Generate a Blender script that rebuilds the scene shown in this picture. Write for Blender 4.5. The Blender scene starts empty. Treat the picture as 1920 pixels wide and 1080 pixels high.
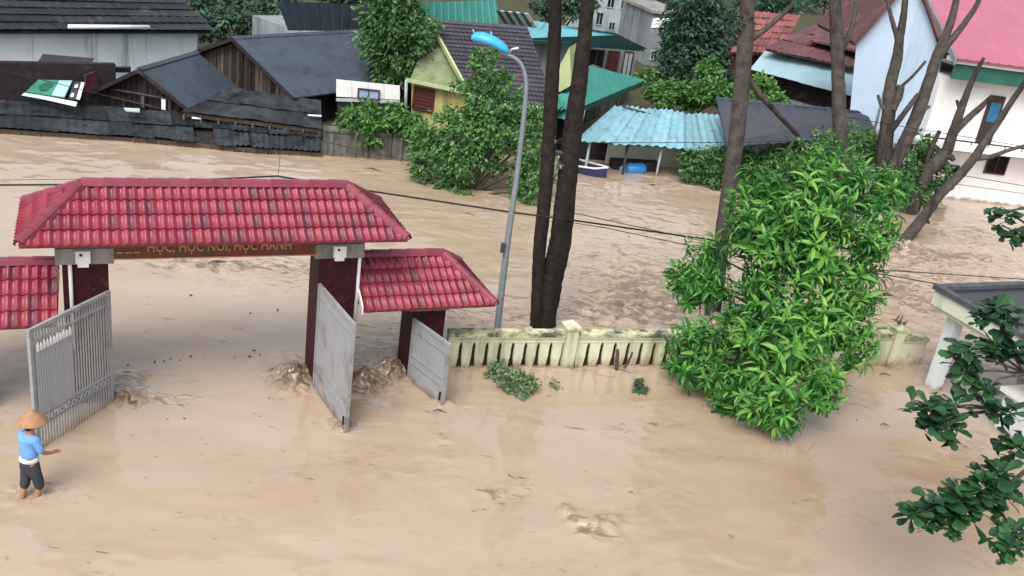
import bpy, bmesh, math, random
import numpy as np
from mathutils import Vector, Matrix

S = bpy.context.scene
COL = S.collection
random.seed(7)
RNG = np.random.default_rng(7)
rad = math.radians

# ------------------------------------------------------------------ camera
CAM_H, FPX = 10.0, 1800.0                     # height above the flood, focal length in pixels of a 1920 wide picture
_d = np.array([353 - 960, 4776 - 540., FPX]); _d /= np.linalg.norm(_d)     # plumb direction in the camera
_up = -_d
_fw = np.array([0, 0, 1.]); _Y = _fw - _up * (_fw @ _up); _Y /= np.linalg.norm(_Y)
RC = np.stack([np.cross(_Y, _up), _Y, _up])    # camera (right, down, forward) to world
cam_d = bpy.data.cameras.new('camera'); cam = bpy.data.objects.new('camera', cam_d); COL.objects.link(cam)
cam_d.sensor_width = 36; cam_d.lens = 36 * FPX / 1920
cam_d.clip_start = .1; cam_d.clip_end = 3000
M4 = Matrix.Identity(4)
for i in range(3):
    M4[i][0] = RC[i, 0]; M4[i][1] = -RC[i, 1]; M4[i][2] = -RC[i, 2]
M4[2][3] = CAM_H
cam.matrix_world = M4
S.camera = cam

# ------------------------------------------------------------------ sky, sun, exposure (overcast rain light)
SUN_EL, SUN_AZ = rad(54), rad(198)
world = bpy.data.worlds.new('World'); S.world = world; world.use_nodes = True
wt = world.node_tree; wt.nodes.clear()
sky = wt.nodes.new('ShaderNodeTexSky'); sky.sky_type = 'NISHITA'; sky.sun_disc = False
sky.sun_elevation = SUN_EL; sky.sun_rotation = SUN_AZ; sky.air_density = 1.0; sky.dust_density = 4.0
hs = wt.nodes.new('ShaderNodeHueSaturation'); hs.inputs['Saturation'].default_value = .36
bg = wt.nodes.new('ShaderNodeBackground'); bg.inputs['Strength'].default_value = .15
wo = wt.nodes.new('ShaderNodeOutputWorld')
wt.links.new(sky.outputs[0], hs.inputs['Color']); wt.links.new(hs.outputs[0], bg.inputs['Color']); wt.links.new(bg.outputs[0], wo.inputs[0])
sun_d = bpy.data.lights.new('sun', 'SUN'); sun_d.energy = 1.4; sun_d.angle = rad(40); sun_d.color = (1, .97, .93)
sun = bpy.data.objects.new('sun', sun_d); COL.objects.link(sun)
sdir = Vector((math.sin(SUN_AZ) * math.cos(SUN_EL), math.cos(SUN_AZ) * math.cos(SUN_EL), math.sin(SUN_EL)))
sun.rotation_euler = sdir.to_track_quat('Z', 'Y').to_euler(); sun.location = (0, 0, 60)
S.view_settings.view_transform = 'Standard'; S.view_settings.look = 'None'
S.view_settings.gamma = 1; S.view_settings.use_curve_mapping = False
S.view_settings.exposure = 0.68

# ------------------------------------------------------------------ survey helpers: where a sight line meets a level or a wall plane
def ray(x, y): return RC @ np.array([x - 960, y - 540, FPX]) / FPX
def gz(x, y, z=0.):
    r = ray(x, y); t = (z - CAM_H) / r[2]; return Vector((r[0] * t, r[1] * t, z))
def gp(x, y, P, ang):
    n = np.array([-math.sin(ang), math.cos(ang)]); r = ray(x, y); t = (np.array(P[:2]) @ n) / (r[:2] @ n)
    return Vector((r[0] * t, r[1] * t, CAM_H + r[2] * t))
def gy(x, y, Y): return gp(x, y, (0, Y), 0)
def dist(p): return (Vector(p) - Vector((0, 0, CAM_H))).length

# ------------------------------------------------------------------ mesh helpers
class MB:
    def __init__(self): self.v = []; self.f = []; self.sm = []
    def add(self, vs, fs, smooth=False):
        b = len(self.v); self.v += [tuple(p) for p in vs]
        self.f += [tuple(b + i for i in q) for q in fs]; self.sm += [smooth] * len(fs); return self
    def box(self, c, sx, sy, sz, ang=0., top=1.):
        ca, sa = math.cos(ang), math.sin(ang); vs = []
        for z in (-1, 1):
            k = 1 if z < 0 else top
            for x, y in ((-1, -1), (1, -1), (1, 1), (-1, 1)):
                X, Y = x * sx / 2 * k, y * sy / 2 * k
                vs.append((c[0] + X * ca - Y * sa, c[1] + X * sa + Y * ca, c[2] + z * sz / 2))
        return self.add(vs, [(3, 2, 1, 0), (4, 5, 6, 7), (0, 1, 5, 4), (1, 2, 6, 5), (2, 3, 7, 6), (3, 0, 4, 7)])
    def prism(self, pts, vec):
        pts = [Vector(p) for p in pts]; vec = Vector(vec); n = len(pts)
        nrm = Vector((0, 0, 0))
        for i in range(1, n - 1): nrm += (pts[i] - pts[0]).cross(pts[i + 1] - pts[0])
        if nrm.dot(vec) < 0: pts.reverse()
        vs = pts + [p + vec for p in pts]
        fs = [tuple(reversed(range(n))), tuple(range(n, 2 * n))] + [(i, (i + 1) % n, n + (i + 1) % n, n + i) for i in range(n)]
        return self.add(vs, fs)
    def tube(self, pts, r, n=6, smooth=True, rough=0.):
        pts = [Vector(p) for p in pts]
        if not hasattr(r, '__len__'): r = [r] * len(pts)
        vs = []; fs = []; t0 = None; rr = [random.uniform(-1, 1) for _ in range(n)]
        for i, p in enumerate(pts):
            t = (pts[min(i + 1, len(pts) - 1)] - pts[max(i - 1, 0)]).normalized()
            if t0 is None:
                a = t.orthogonal().normalized()
            else:
                a = (a - t * a.dot(t)).normalized()
            t0 = t; b = t.cross(a)
            for k in range(n):
                w = 2 * math.pi * k / n; rr[k] = rr[k] * .8 + random.uniform(-.6, .6); vs.append(p + (a * math.cos(w) + b * math.sin(w)) * r[i] * (1 + rough * rr[k]))
        m = len(pts)
        for i in range(m - 1):
            for k in range(n):
                fs.append((i * n + k, i * n + (k + 1) % n, (i + 1) * n + (k + 1) % n, (i + 1) * n + k))
        self.add(vs, fs, smooth)
        b = len(self.v) - len(vs)
        self.f.append(tuple(b + k for k in reversed(range(n)))); self.sm.append(False)
        self.f.append(tuple(b + (m - 1) * n + k for k in range(n))); self.sm.append(False)
        return self
    def mesh(self, name, mat):
        me = bpy.data.meshes.new(name); me.from_pydata(self.v, [], self.f)
        me.polygons.foreach_set('use_smooth', self.sm)
        if mat: me.materials.append(mat)
        me.update(); return me

def np_mesh(name, V, F, mat, smooth=False):
    me = bpy.data.meshes.new(name); V = np.asarray(V, np.float32); F = np.asarray(F, np.int32); k = F.shape[1]
    me.vertices.add(len(V)); me.vertices.foreach_set('co', V.ravel())
    me.loops.add(F.size); me.loops.foreach_set('vertex_index', F.ravel())
    me.polygons.add(len(F)); me.polygons.foreach_set('loop_start', np.arange(0, F.size, k, dtype=np.int32))
    me.polygons.foreach_set('use_smooth', np.full(len(F), smooth))
    if mat: me.materials.append(mat)
    me.update(calc_edges=True); return me

def props(o, label=None, cat=None, group=None, kind=None):
    if label: o['label'] = label
    if cat: o['category'] = cat
    if group: o['group'] = group
    if kind: o['kind'] = kind
    return o
ORIG = {}
def origin(o): return ORIG.get(o.name, Vector((0, 0, 0)))
def thing(name, loc, label, cat, group=None):
    o = bpy.data.objects.new(name, None); COL.objects.link(o); o.location = loc; o.empty_display_size = .3
    ORIG[o.name] = Vector(loc); return props(o, label, cat, group)
def link(name, me, parent=None, label=None, cat=None, group=None, kind=None):
    """mesh data given in world coordinates; the object sits at its parent's origin"""
    o = bpy.data.objects.new(name, me); COL.objects.link(o)
    if parent:
        og = origin(parent); me.transform(Matrix.Translation(-og)); o.parent = parent; ORIG[o.name] = og
    return props(o, label, cat, group, kind)
def part(name, mb, mat, parent=None, **k): return link(name, mb.mesh(name, mat), parent, **k)
def solo(name, mb, mat, label, cat, base=None, group=None, kind=None):
    """a thing that is a single mesh, with its own origin"""
    me = mb.mesh(name, mat) if isinstance(mb, MB) else mb
    if base is None:
        n = len(me.vertices); c = np.empty(n * 3, np.float32); me.vertices.foreach_get('co', c); c = c.reshape(-1, 3)
        base = (float(c[:, 0].mean()), float(c[:, 1].mean()), float(c[:, 2].min()))
    base = Vector(base); me.transform(Matrix.Translation(-base))
    o = bpy.data.objects.new(name, me); COL.objects.link(o); o.location = base
    return props(o, label, cat, group, kind)
def piece(name, me, M, parent, label=None):
    """a piece sharing mesh data, M = its world matrix"""
    o = bpy.data.objects.new(name, me); COL.objects.link(o); o.parent = parent
    o.matrix_local = Matrix.Translation(-origin(parent)) @ M; ORIG[o.name] = M.translation.copy()
    if label: o['label'] = label
    return o
def frame(o, x, y, z=None):
    x = Vector(x).normalized(); y = Vector(y); y = (y - x * y.dot(x)).normalized(); z = x.cross(y)
    m = Matrix.Identity(4)
    for i in range(3): m[i][0] = x[i]; m[i][1] = y[i]; m[i][2] = z[i]; m[i][3] = o[i]
    return m

# ------------------------------------------------------------------ materials
def nmat(name):
    m = bpy.data.materials.new(name); m.use_nodes = True; nt = m.node_tree
    return m, nt, nt.nodes['Principled BSDF'], nt.nodes['Material Output']
def NN(nt, typ, **kw):
    n = nt.nodes.new(typ)
    for k, v in kw.items():
        if k in n.inputs: n.inputs[k].default_value = v
        else: setattr(n, k, v)
    return n
def noise(nt, pos, scale, detail=5, rough=.6):
    n = NN(nt, 'ShaderNodeTexNoise'); n.inputs['Scale'].default_value = scale; n.inputs['Detail'].default_value = detail
    n.inputs['Roughness'].default_value = rough; nt.links.new(pos, n.inputs['Vector']); return n.outputs['Fac']
def ramp(nt, fac, stops):
    r = NN(nt, 'ShaderNodeValToRGB'); e = r.color_ramp.elements
    e[0].position = stops[0][0]; e[0].color = (*stops[0][1], 1); e[1].position = stops[-1][0]; e[1].color = (*stops[-1][1], 1)
    for p, c in stops[1:-1]:
        k = e.new(p); k.color = (*c, 1)
    nt.links.new(fac, r.inputs[0]); return r.outputs['Color']
def mixc(nt, fac, a, b, typ='MIX'):
    n = NN(nt, 'ShaderNodeMix', data_type='RGBA', blend_type=typ)
    for s, v in ((n.inputs[0], fac), (n.inputs[6], a), (n.inputs[7], b)):
        if hasattr(v, 'is_output'): nt.links.new(v, s)
        elif isinstance(v, (int, float)): s.default_value = v
        else: s.default_value = (*v, 1)
    return n.outputs[2]
def math_(nt, op, a, b=None, clamp=False):
    n = NN(nt, 'ShaderNodeMath', operation=op); n.use_clamp = clamp
    for s, v in ((n.inputs[0], a), (n.inputs[1], b)):
        if v is None: continue
        if hasattr(v, 'is_output'): nt.links.new(v, s)
        else: s.default_value = v
    return n.outputs[0]
def pm(name, c1, c2=None, scale=3., rough=.6, spec=.4, metal=0., bump=.15, bscale=25., stain=None, sfac=.5, sscale=1.3,
       streak=False, rnd=0., coat=0., mud=0.):
    m, nt, b, out = nmat(name); L = nt.links
    g = NN(nt, 'ShaderNodeNewGeometry'); pos = g.outputs['Position']
    c2 = c2 or tuple(x * .72 for x in c1)
    col = ramp(nt, noise(nt, pos, scale), [(.32, c1), (.68, c2)])
    if stain:
        p = pos
        if streak:
            mp = NN(nt, 'ShaderNodeMapping'); mp.inputs['Scale'].default_value = (1, 1, .12); L.new(pos, mp.inputs['Vector']); p = mp.outputs[0]
        f = noise(nt, p, sscale, 7, .68)
        f = math_(nt, 'MULTIPLY', math_(nt, 'SUBTRACT', f, .62 - .3 * sfac), 6, True)
        col = mixc(nt, f, col, stain)
    if mud:
        sx = NN(nt, 'ShaderNodeSeparateXYZ'); L.new(pos, sx.inputs[0])
        f = noise(nt, pos, 3.5, 5)
        h = math_(nt, 'ADD', math_(nt, 'MULTIPLY', f, mud * 1.6), -.25 * mud)
        f = math_(nt, 'MULTIPLY', math_(nt, 'SUBTRACT', h, sx.outputs[2]), 1.6 / max(mud, .1), True)
        col = mixc(nt, math_(nt, 'MULTIPLY', f, .85), col, mixc(nt, noise(nt, pos, 11, 4), (.10, .065, .038), (.27, .19, .125)))
    if rnd:
        oi = NN(nt, 'ShaderNodeObjectInfo')
        col = mixc(nt, 1., col, mixc(nt, oi.outputs['Random'], (1 - rnd,) * 3, (1 + rnd,) * 3), 'MULTIPLY')
    L.new(col, b.inputs['Base Color'])
    b.inputs['Roughness'].default_value = rough; b.inputs['Specular IOR Level'].default_value = spec; b.inputs['Metallic'].default_value = metal
    b.inputs['Coat Weight'].default_value = coat
    if bump:
        bp = NN(nt, 'ShaderNodeBump', Strength=bump, Distance=.03); L.new(noise(nt, pos, bscale, 6, .7), bp.inputs['Height']); L.new(bp.outputs[0], b.inputs['Normal'])
    return m
def leafmat(name, dark, mid, light, rough=.42, trans=.3):
    m, nt, b, out = nmat(name); L = nt.links
    g = NN(nt, 'ShaderNodeNewGeometry'); oi = NN(nt, 'ShaderNodeObjectInfo')
    f = math_(nt, 'ADD', math_(nt, 'MULTIPLY', g.outputs['Random Per Island'], .6), math_(nt, 'MULTIPLY', noise(nt, g.outputs['Position'], 1.4, 2), .55))
    f = math_(nt, 'ADD', f, math_(nt, 'MULTIPLY', math_(nt, 'SUBTRACT', oi.outputs['Random'], .5), .35))
    col = ramp(nt, f, [(.2, dark), (.55, mid), (.95, light)])
    L.new(col, b.inputs['Base Color']); b.inputs['Roughness'].default_value = rough; b.inputs['Specular IOR Level'].default_value = .45
    t = NN(nt, 'ShaderNodeBsdfTranslucent'); L.new(col, t.inputs['Color'])
    mx = NN(nt, 'ShaderNodeMixShader'); mx.inputs[0].default_value = trans
    L.new(b.outputs[0], mx.inputs[1]); L.new(t.outputs[0], mx.inputs[2]); L.new(mx.outputs[0], out.inputs[0])
    return m

MT = dict(
    tile=pm('glazed_red_tile', (.36, .040, .070), (.25, .028, .052), 6, .30, .5, bump=.12, bscale=14, stain=(.085, .055, .065), sfac=.36, sscale=3.4, rnd=.5),
    ridge=pm('red_ridge_tile', (.23, .036, .062), (.175, .027, .045), 5, .4, .45, stain=(.10, .055, .06), sfac=.25, sscale=3, rnd=.18),
    maroon=pm('dark_maroon_marble', (.050, .010, .015), (.022, .007, .009), 9, .6, .15, stain=(.17, .045, .04), sfac=.14, sscale=7, bump=.05),
    concrete=pm('grey_concrete', (.30, .29, .27), (.20, .195, .18), 3, .8, .3, stain=(.09, .09, .08), sfac=.35, streak=True),
    render_=pm('pale_render_of_old_wall', (.74, .82, .84), (.60, .68, .70), 1.0, .85, .2, stain=(.22, .27, .28), sfac=.28, streak=True),
    steel=pm('grey_painted_steel', (.30, .31, .32), (.24, .25, .255), 4, .45, .4, bump=.05, stain=(.15, .11, .08), sfac=.24, mud=.34),
    steel_sheet=pm('flat_grey_steel_sheet', (.36, .37, .395), (.31, .32, .345), 2.2, .42, .4, bump=.05, stain=(.24, .245, .25), sfac=.16, mud=.36),
    white=pm('white_paint', (.78, .78, .77), (.68, .68, .67), 2, .5, .4, bump=.05, stain=(.45, .44, .42), sfac=.15, streak=True),
    plastic=pm('white_plastic', (.74, .74, .73), None, 2, .4, .5, bump=0),
    sign=pm('dark_red_sign_board', (.17, .030, .018), (.11, .022, .015), 3, .4, .4, stain=(.06, .05, .02), sfac=.4, streak=True),
    gold=pm('gold_lettering', (.46, .20, .10), (.38, .16, .08), 5, .4, .5, bump=0),
    cream=pm('cream_wall_paint', (.60, .60, .44), (.50, .50, .36), 2.5, .75, .3, stain=(.20, .22, .11), sfac=.38, streak=True, mud=.50),
    creamcap=pm('cream_coping', (.60, .60, .36), (.46, .48, .30), 2, .8, .3, stain=(.07, .075, .055), sfac=.62, sscale=2.2),
    slotback=pm('black_slot_panel', (.020, .016, .009), (.06, .045, .022), 6, .9, .1),
    mudwood=pm('wet_brown_wood', (.05, .035, .022), (.09, .06, .04), 8, .6, .4),
    shackroof=pm('wet_fibre_cement_sheet', (.036, .044, .051), (.016, .020, .023), 2.2, .6, .25, stain=(.008, .009, .008), sfac=.45, sscale=2.0, rnd=.45),
    slate=pm('blue_grey_roof_sheet', (.058, .076, .098), (.044, .060, .080), 1.0, .6, .25, stain=(.030, .038, .045), sfac=.3, rnd=.06),
    slate2=pm('dark_roof_sheet', (.026, .030, .034), (.014, .017, .020), 1.6, .6, .25, stain=(.07, .08, .085), sfac=.10, rnd=.5),
    darktile=pm('dark_violet_grey_tile', (.062, .058, .075), (.036, .036, .048), 2.0, .42, .4, stain=(.11, .055, .075), sfac=.25, sscale=.9, rnd=.2),
    plank=pm('weathered_wood_plank', (.090, .068, .056), (.050, .038, .032), 5, .8, .2, stain=(.24, .20, .17), sfac=.16, sscale=2, streak=True, rnd=.75),
    darkwall=pm('dark_eave_shade', (.030, .024, .026), (.018, .015, .017), 4, .85, .2, stain=(.09, .075, .07), sfac=.15),
    oldwall=pm('mossy_concrete_wall', (.185, .185, .175), (.10, .10, .09), 2.2, .85, .2, stain=(.035, .04, .03), sfac=.55, sscale=1.6, streak=True, mud=.22),
    yellow=pm('yellow_ochre_wall', (.46, .42, .17), (.36, .34, .14), 2, .8, .2, stain=(.16, .17, .08), sfac=.3, streak=True),
    lime=pm('pale_yellow_gable', (.44, .49, .26), (.34, .40, .21), 2, .8, .2, stain=(.32, .36, .18), sfac=.3),
    olive=pm('olive_green_roof_sheet', (.20, .235, .12), (.15, .185, .095), 2, .7, .25, stain=(.09, .11, .06), sfac=.3),
    shutter=pm('red_brown_shutter', (.10, .028, .022), (.07, .02, .018), 5, .6, .3, rnd=.2),
    green=pm('green_roof_metal', (.038, .225, .185), (.030, .185, .15), 1.2, .4, .4, stain=(.05, .15, .12), sfac=.15, rnd=.06),
    teal=pm('teal_roof_metal', (.10, .30, .35), (.085, .25, .29), 1.2, .45, .4, stain=(.05, .14, .15), sfac=.25, rnd=.1),
    cyan=pm('faded_cyan_sheet', (.225, .41, .47), (.165, .33, .39), 2.2, .5, .3, stain=(.10, .20, .23), sfac=.36, sscale=2.8, rnd=.2),
    cyanpale=pm('pale_cyan_roof_metal', (.30, .45, .50), (.26, .40, .44), 1, .45, .4, stain=(.22, .34, .36), sfac=.2, rnd=.04),
    charcoal=pm('charcoal_roof_metal', (.050, .053, .067), (.037, .040, .050), 1.4, .5, .4, stain=(.035, .037, .04), sfac=.3, rnd=.12),
    rust=pm('rusty_red_roof', (.125, .055, .055), (.085, .042, .045), 2.2, .7, .3, stain=(.26, .11, .09), sfac=.25, rnd=.2),
    brick=pm('faded_red_tile_roof', (.30, .10, .09), (.20, .07, .07), 3, .7, .3, stain=(.10, .06, .055), sfac=.4, sscale=3, rnd=.3),
    paleblue=pm('pale_blue_render', (.45, .56, .70), (.41, .515, .65), .8, .8, .2, stain=(.33, .42, .52), sfac=.22, streak=True),
    pink=pm('faded_pink_roof_metal', (.38, .125, .18), (.34, .11, .16), 1, .4, .4, stain=(.44, .15, .18), sfac=.15, bump=.04),
    housewhite=pm('white_house_wall', (.80, .78, .78), (.73, .71, .71), 1, .7, .2, stain=(.50, .47, .44), sfac=.15, streak=True, mud=.25),
    fasciagreen=pm('dark_green_fascia', (.03, .13, .10), None, 2, .5, .3),
    dark=pm('dark_interior', (.015, .015, .017), (.01, .01, .012), 2, .9, .1, bump=0),
    darkbrown=pm('dark_brown_door', (.045, .03, .028), None, 4, .6, .3),
    blue=pm('bright_blue_plastic', (.03, .22, .55), (.025, .18, .46), 3, .4, .4, bump=.05),
    lampblue=pm('cyan_blue_lamp_shell', (.04, .42, .72), (.03, .30, .60), 4, .35, .5, bump=.15, bscale=10, stain=(.25, .65, .68), sfac=.15, sscale=4),
    pole=pm('galvanised_pole', (.23, .27, .29), (.17, .20, .22), 5, .5, .4, metal=.2, bump=.05, mud=.3),
    navy=pm('navy_boat_paint', (.035, .035, .11), None, 3, .5, .4),
    bark=pm('wet_dark_bark', (.012, .009, .008), (.032, .025, .021), 6, .8, .2, bump=1., bscale=11, stain=(.007, .006, .006), sfac=.45, streak=True),
    barkgrey=pm('grey_brown_bark', (.105, .090, .080), (.045, .038, .034), 4, .8, .2, bump=1., bscale=11, stain=(.016, .013, .012), sfac=.45, streak=True),
    stem=pm('green_brown_stem', (.055, .05, .03), None, 6, .7, .3),
    cable=pm('black_cable', (.012, .012, .013), None, 3, .6, .3, bump=0),
    land=pm('wet_bank_earth', (.07, .055, .035), (.045, .06, .028), .8, .9, .2, stain=(.10, .085, .06), sfac=.3, bump=.4, bscale=4),
    grey=pm('grey_plaster', (.26, .29, .30), (.19, .215, .225), 1.2, .85, .2, stain=(.10, .115, .12), sfac=.35, streak=True),
    greylt=pm('pale_grey_plaster', (.44, .50, .51), (.35, .40, .41), 1.2, .85, .2, stain=(.17, .20, .2), sfac=.3, streak=True),
    glass=pm('dark_window_glass', (.02, .025, .03), None, 2, .08, .6, bump=0),
    boothcream=pm('pale_cream_fascia', (.62, .66, .55), (.55, .58, .48), 1.2, .7, .2, stain=(.36, .38, .30), sfac=.2, streak=True),
    boothdark=pm('wet_black_roof_felt', (.022, .026, .032), (.014, .016, .02), 2, .3, .5),
    boothrim=pm('dark_grey_parapet', (.095, .105, .115), (.06, .066, .072), 4, .7, .3, stain=(.025, .03, .03), sfac=.4),
    column=pm('pale_column_paint', (.64, .68, .70), (.56, .60, .62), 1.5, .6, .3, mud=.35),
)
L_MANGO = leafmat('bright_green_leaf', (.016, .088, .020), (.075, .275, .050), (.25, .50, .095), .42, .42)
L_ALMOND = leafmat('dark_broad_leaf', (.008, .028, .014), (.017, .062, .024), (.045, .14, .045), .34, .2)
L_BUSH = leafmat('mid_green_bush_leaf', (.026, .078, .030), (.066, .170, .052), (.17, .31, .10), .55, .28)
L_BANK = leafmat('light_bank_leaf', (.030, .098, .030), (.080, .210, .056), (.21, .38, .12), .55, .3)
L_FRESH = leafmat('fresh_green_leaf', (.035, .10, .028), (.085, .22, .050), (.19, .36, .08), .5, .28)
L_DARK = leafmat('blue_green_leaf', (.022, .056, .036), (.042, .105, .058), (.085, .17, .085), .6, .2)
L_GREYG = leafmat('dusty_grey_green_leaf', (.08, .14, .07), (.17, .26, .12), (.32, .40, .20), .6, .25)
def tilemat():
    m, nt, b, out = nmat('glazed_red_roof_tile'); L = nt.links
    oi = NN(nt, 'ShaderNodeObjectInfo'); g = NN(nt, 'ShaderNodeNewGeometry'); tc = NN(nt, 'ShaderNodeTexCoord'); sx = NN(nt, 'ShaderNodeSeparateXYZ'); L.new(tc.outputs['Object'], sx.inputs[0])
    base = ramp(nt, oi.outputs['Random'], [(0, (.16, .011, .027)), (.35, (.245, .017, .041)), (.7, (.285, .030, .060)), (1, (.235, .024, .036))])
    base = mixc(nt, math_(nt, 'MULTIPLY', noise(nt, g.outputs['Position'], 9, 5), .5), base, (.20, .030, .045))
    wn = NN(nt, 'ShaderNodeTexWhiteNoise', noise_dimensions='1D'); L.new(math_(nt, 'MULTIPLY', oi.outputs['Random'], 77.7), wn.inputs['W'])
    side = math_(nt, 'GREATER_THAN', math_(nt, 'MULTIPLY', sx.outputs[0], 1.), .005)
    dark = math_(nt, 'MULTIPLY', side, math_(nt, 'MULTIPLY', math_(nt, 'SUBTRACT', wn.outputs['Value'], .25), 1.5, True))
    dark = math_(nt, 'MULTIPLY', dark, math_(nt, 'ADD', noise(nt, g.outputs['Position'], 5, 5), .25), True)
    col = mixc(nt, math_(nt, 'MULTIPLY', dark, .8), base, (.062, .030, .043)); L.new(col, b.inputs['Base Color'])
    b.inputs['Roughness'].default_value = .36; b.inputs['Specular IOR Level'].default_value = .45
    bp = NN(nt, 'ShaderNodeBump', Strength=.12, Distance=.03); L.new(noise(nt, g.outputs['Position'], 14, 6), bp.inputs['Height']); L.new(bp.outputs[0], b.inputs['Normal']); return m
MT['tile'] = tilemat()
# ================================================================== flood water and ground
def perlin(x, y, seed=0):
    xi = np.floor(x).astype(np.int64); yi = np.floor(y).astype(np.int64); xf = x - xi; yf = y - yi
    def g(ix, iy, dx, dy):
        h = (ix * 374761393 + iy * 668265263 + seed * 974711) & 0x7fffffff
        h = (h ^ (h >> 13)) * 1274126177 & 0x7fffffff; a = (h ^ (h >> 16)) % 3600 / 3600. * 2 * math.pi
        return np.cos(a) * dx + np.sin(a) * dy
    fx = xf * xf * xf * (xf * (xf * 6 - 15) + 10); fy = yf * yf * yf * (yf * (yf * 6 - 15) + 10)
    a = g(xi, yi, xf, yf); b = g(xi + 1, yi, xf - 1, yf); c = g(xi, yi + 1, xf, yf - 1); d = g(xi + 1, yi + 1, xf - 1, yf - 1)
    return (a + (b - a) * fx + ((c + (d - c) * fx) - (a + (b - a) * fx)) * fy) * 1.4

FLOW = rad(18)
def water():
    x = np.arange(-26, 34, .062); y = np.arange(7, 46, .062); X, Y = np.meshgrid(x, y); nx, ny = len(x), len(y)
    ca, sa = math.cos(FLOW), math.sin(FLOW)
    wx = perlin(X * .35, Y * .35, 5) * .6; wy = perlin(X * .35, Y * .35, 6) * .6
    U = (X + wx) * ca + (Y + wy) * sa; Vv = -(X + wx) * sa + (Y + wy) * ca
    turb = np.zeros_like(X); wave_shade = np.zeros_like(X); hump = np.zeros_like(X)
    def blob(px, py, ru, rv, ang=FLOW, z=0.):
        p = gz(px, py, z); dx, dy = X - p.x, Y - p.y; c, s = math.cos(ang), math.sin(ang)
        return np.exp(-(((dx * c + dy * s) / ru) ** 2 + ((-dx * s + dy * c) / rv) ** 2))
    for px, py, ru, rv, k, q in (
            (1190, 530, 2.2, 2.8, .75, .55), (1150, 590, 2.6, 1.0, 1.0, .95), (1270, 560, 1.8, 1.8, .8, .8), (1180, 420, 4, 3, .22, .12),
            (1800, 540, 3.2, 2.2, .9, .85), (1760, 480, 3.5, .8, 1.1, .9), (1700, 560, 1.2, 1.5, .9, .9), (1850, 450, 1.5, .7, .7, .7), (430, 500, 1.7, .55, .9, 1.0), (330, 490, 1.5, .5, .5, .5),
            (560, 505, .9, .7, .6, .5), (500, 540, 1.4, .6, .35, .3), (900, 595, 1.6, 1.0, .4, .3), (730, 615, 1.2, .9, .35, .25), (245, 715, .45, .30, .8, .8), (270, 750, .4, .25, .7, .5),
            (1120, 985, .38, .30, .8, .9), (1125, 1005, .25, .18, .9, .9), (1070, 965, .12, .5, 1.0, 1.0), (940, 930, .6, .3, .35, .35), (1160, 960, .7, .3, .4, .35),
            (1330, 355, 1.4, .5, .6, .6), (1210, 345, 1.2, .4, .5, .5), (700, 325, 1.0, .35, .4, .6), (890, 400, 1.2, .4, .35, .45), (720, 300, 1.4, .3, .3, .6),
            (830, 830, .35, .5, .35, .3), (640, 800, .25, .25, .7, .7), (566, 690, .75, .6, .9, .9), (690, 690, .7, .55, .9, .9), (745, 670, .55, .5, .9, 1.0),
            (830, 760, .4, .3, .5, .5), (700, 735, .8, .4, .5, .3), (970, 690, 1.7, .35, .5, .55), (1160, 690, 1.6, .3, .35, .4), (1820, 850, .7, .6, .5, .5), (1700, 685, 1.4, .3, .5, .6),
            (66, 918, .35, .25, .8, .9), (340, 745, .9, .10, .5, .45), (1200, 800, .9, .3, .25, .15), (1640, 930, 1.6, .15, .3, .2), (100, 265, 2.5, .25, .3, .45), (180, 255, 1.6, .2, .3, .6)):
        b = blob(px, py, ru, rv); turb += b * k; wave_shade += b * q
    # water heaped up against the gate posts by the current from the street
    for px, py, ru, rv, k, z in ((1340, 612, .5, .4, .18, 0), (1020, 622, .5, .4, .14, 0),
                                 (830, 752, .2, .2, .08, 0), (1700, 470, .9, .5, .2, 0), (1120, 985, .3, .22, .10, 0)):
        hump += blob(px, py, ru, rv, rad(25), z) * k
    turb = np.minimum(turb, 1.2); wave_shade = np.minimum(wave_shade, 1.1)
    n1 = perlin(U * .55, Vv * 1.25, 1); n2 = perlin(U * 1.5, Vv * 3.2, 2)
    r1 = 1 - np.abs(perlin(U * 1.2, Vv * 1.8, 3)) * 2; r2 = perlin(U * 2.6, Vv * 3.8, 4); n3 = perlin(X * 4.4, Y * 4.4, 8); r3 = perlin(X * 1.7, Y * 1.7, 9); r4 = perlin(U * 5.2 + n2, Vv * 7.5, 14)
    Z = .016 * n1 + .010 * n2 * (.5 + perlin(X * .22, Y * .3, 77)) + .004 * n3 + .010 * r3 + turb * (.060 * r1 + .065 * r2 + .036 * n3 + .05 * r3 + .030 * r4) + hump * (1.25 + .5 * n3 + .5 * r2)
    V = np.stack([X, Y, Z], -1).reshape(-1, 3)
    i = (np.arange(ny - 1)[:, None] * nx + np.arange(nx - 1)[None, :]).ravel()
    F = np.stack([i, i + 1, i + nx + 1, i + nx], 1)
    me = np_mesh('flood_water', V, F, None, True)
    brown = blob(1640, 860, 3.4, 3.2) + .8 * blob(1860, 1000, 2.5, 2.2) + .5 * blob(1500, 1010, 2.2, 1.4) + .35 * blob(900, 780, 2.0, .8) + .45 * blob(1680, 700, 2.0, .7) + .5 * blob(1870, 420, 2.5, 1.3)  # dim reflections at the right, put into the water colour as browner patches
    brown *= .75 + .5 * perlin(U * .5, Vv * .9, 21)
    for nm, a in (('brown', np.clip(brown, 0, 1)), ('turb', turb), ('wave_shade', np.clip(wave_shade + hump * 1.5, 0, 1.4))):
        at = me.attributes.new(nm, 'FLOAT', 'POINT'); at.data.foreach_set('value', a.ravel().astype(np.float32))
    m, nt, b, out = nmat('muddy_flood_water'); L = nt.links
    g = NN(nt, 'ShaderNodeNewGeometry'); pos = g.outputs['Position']
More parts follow.
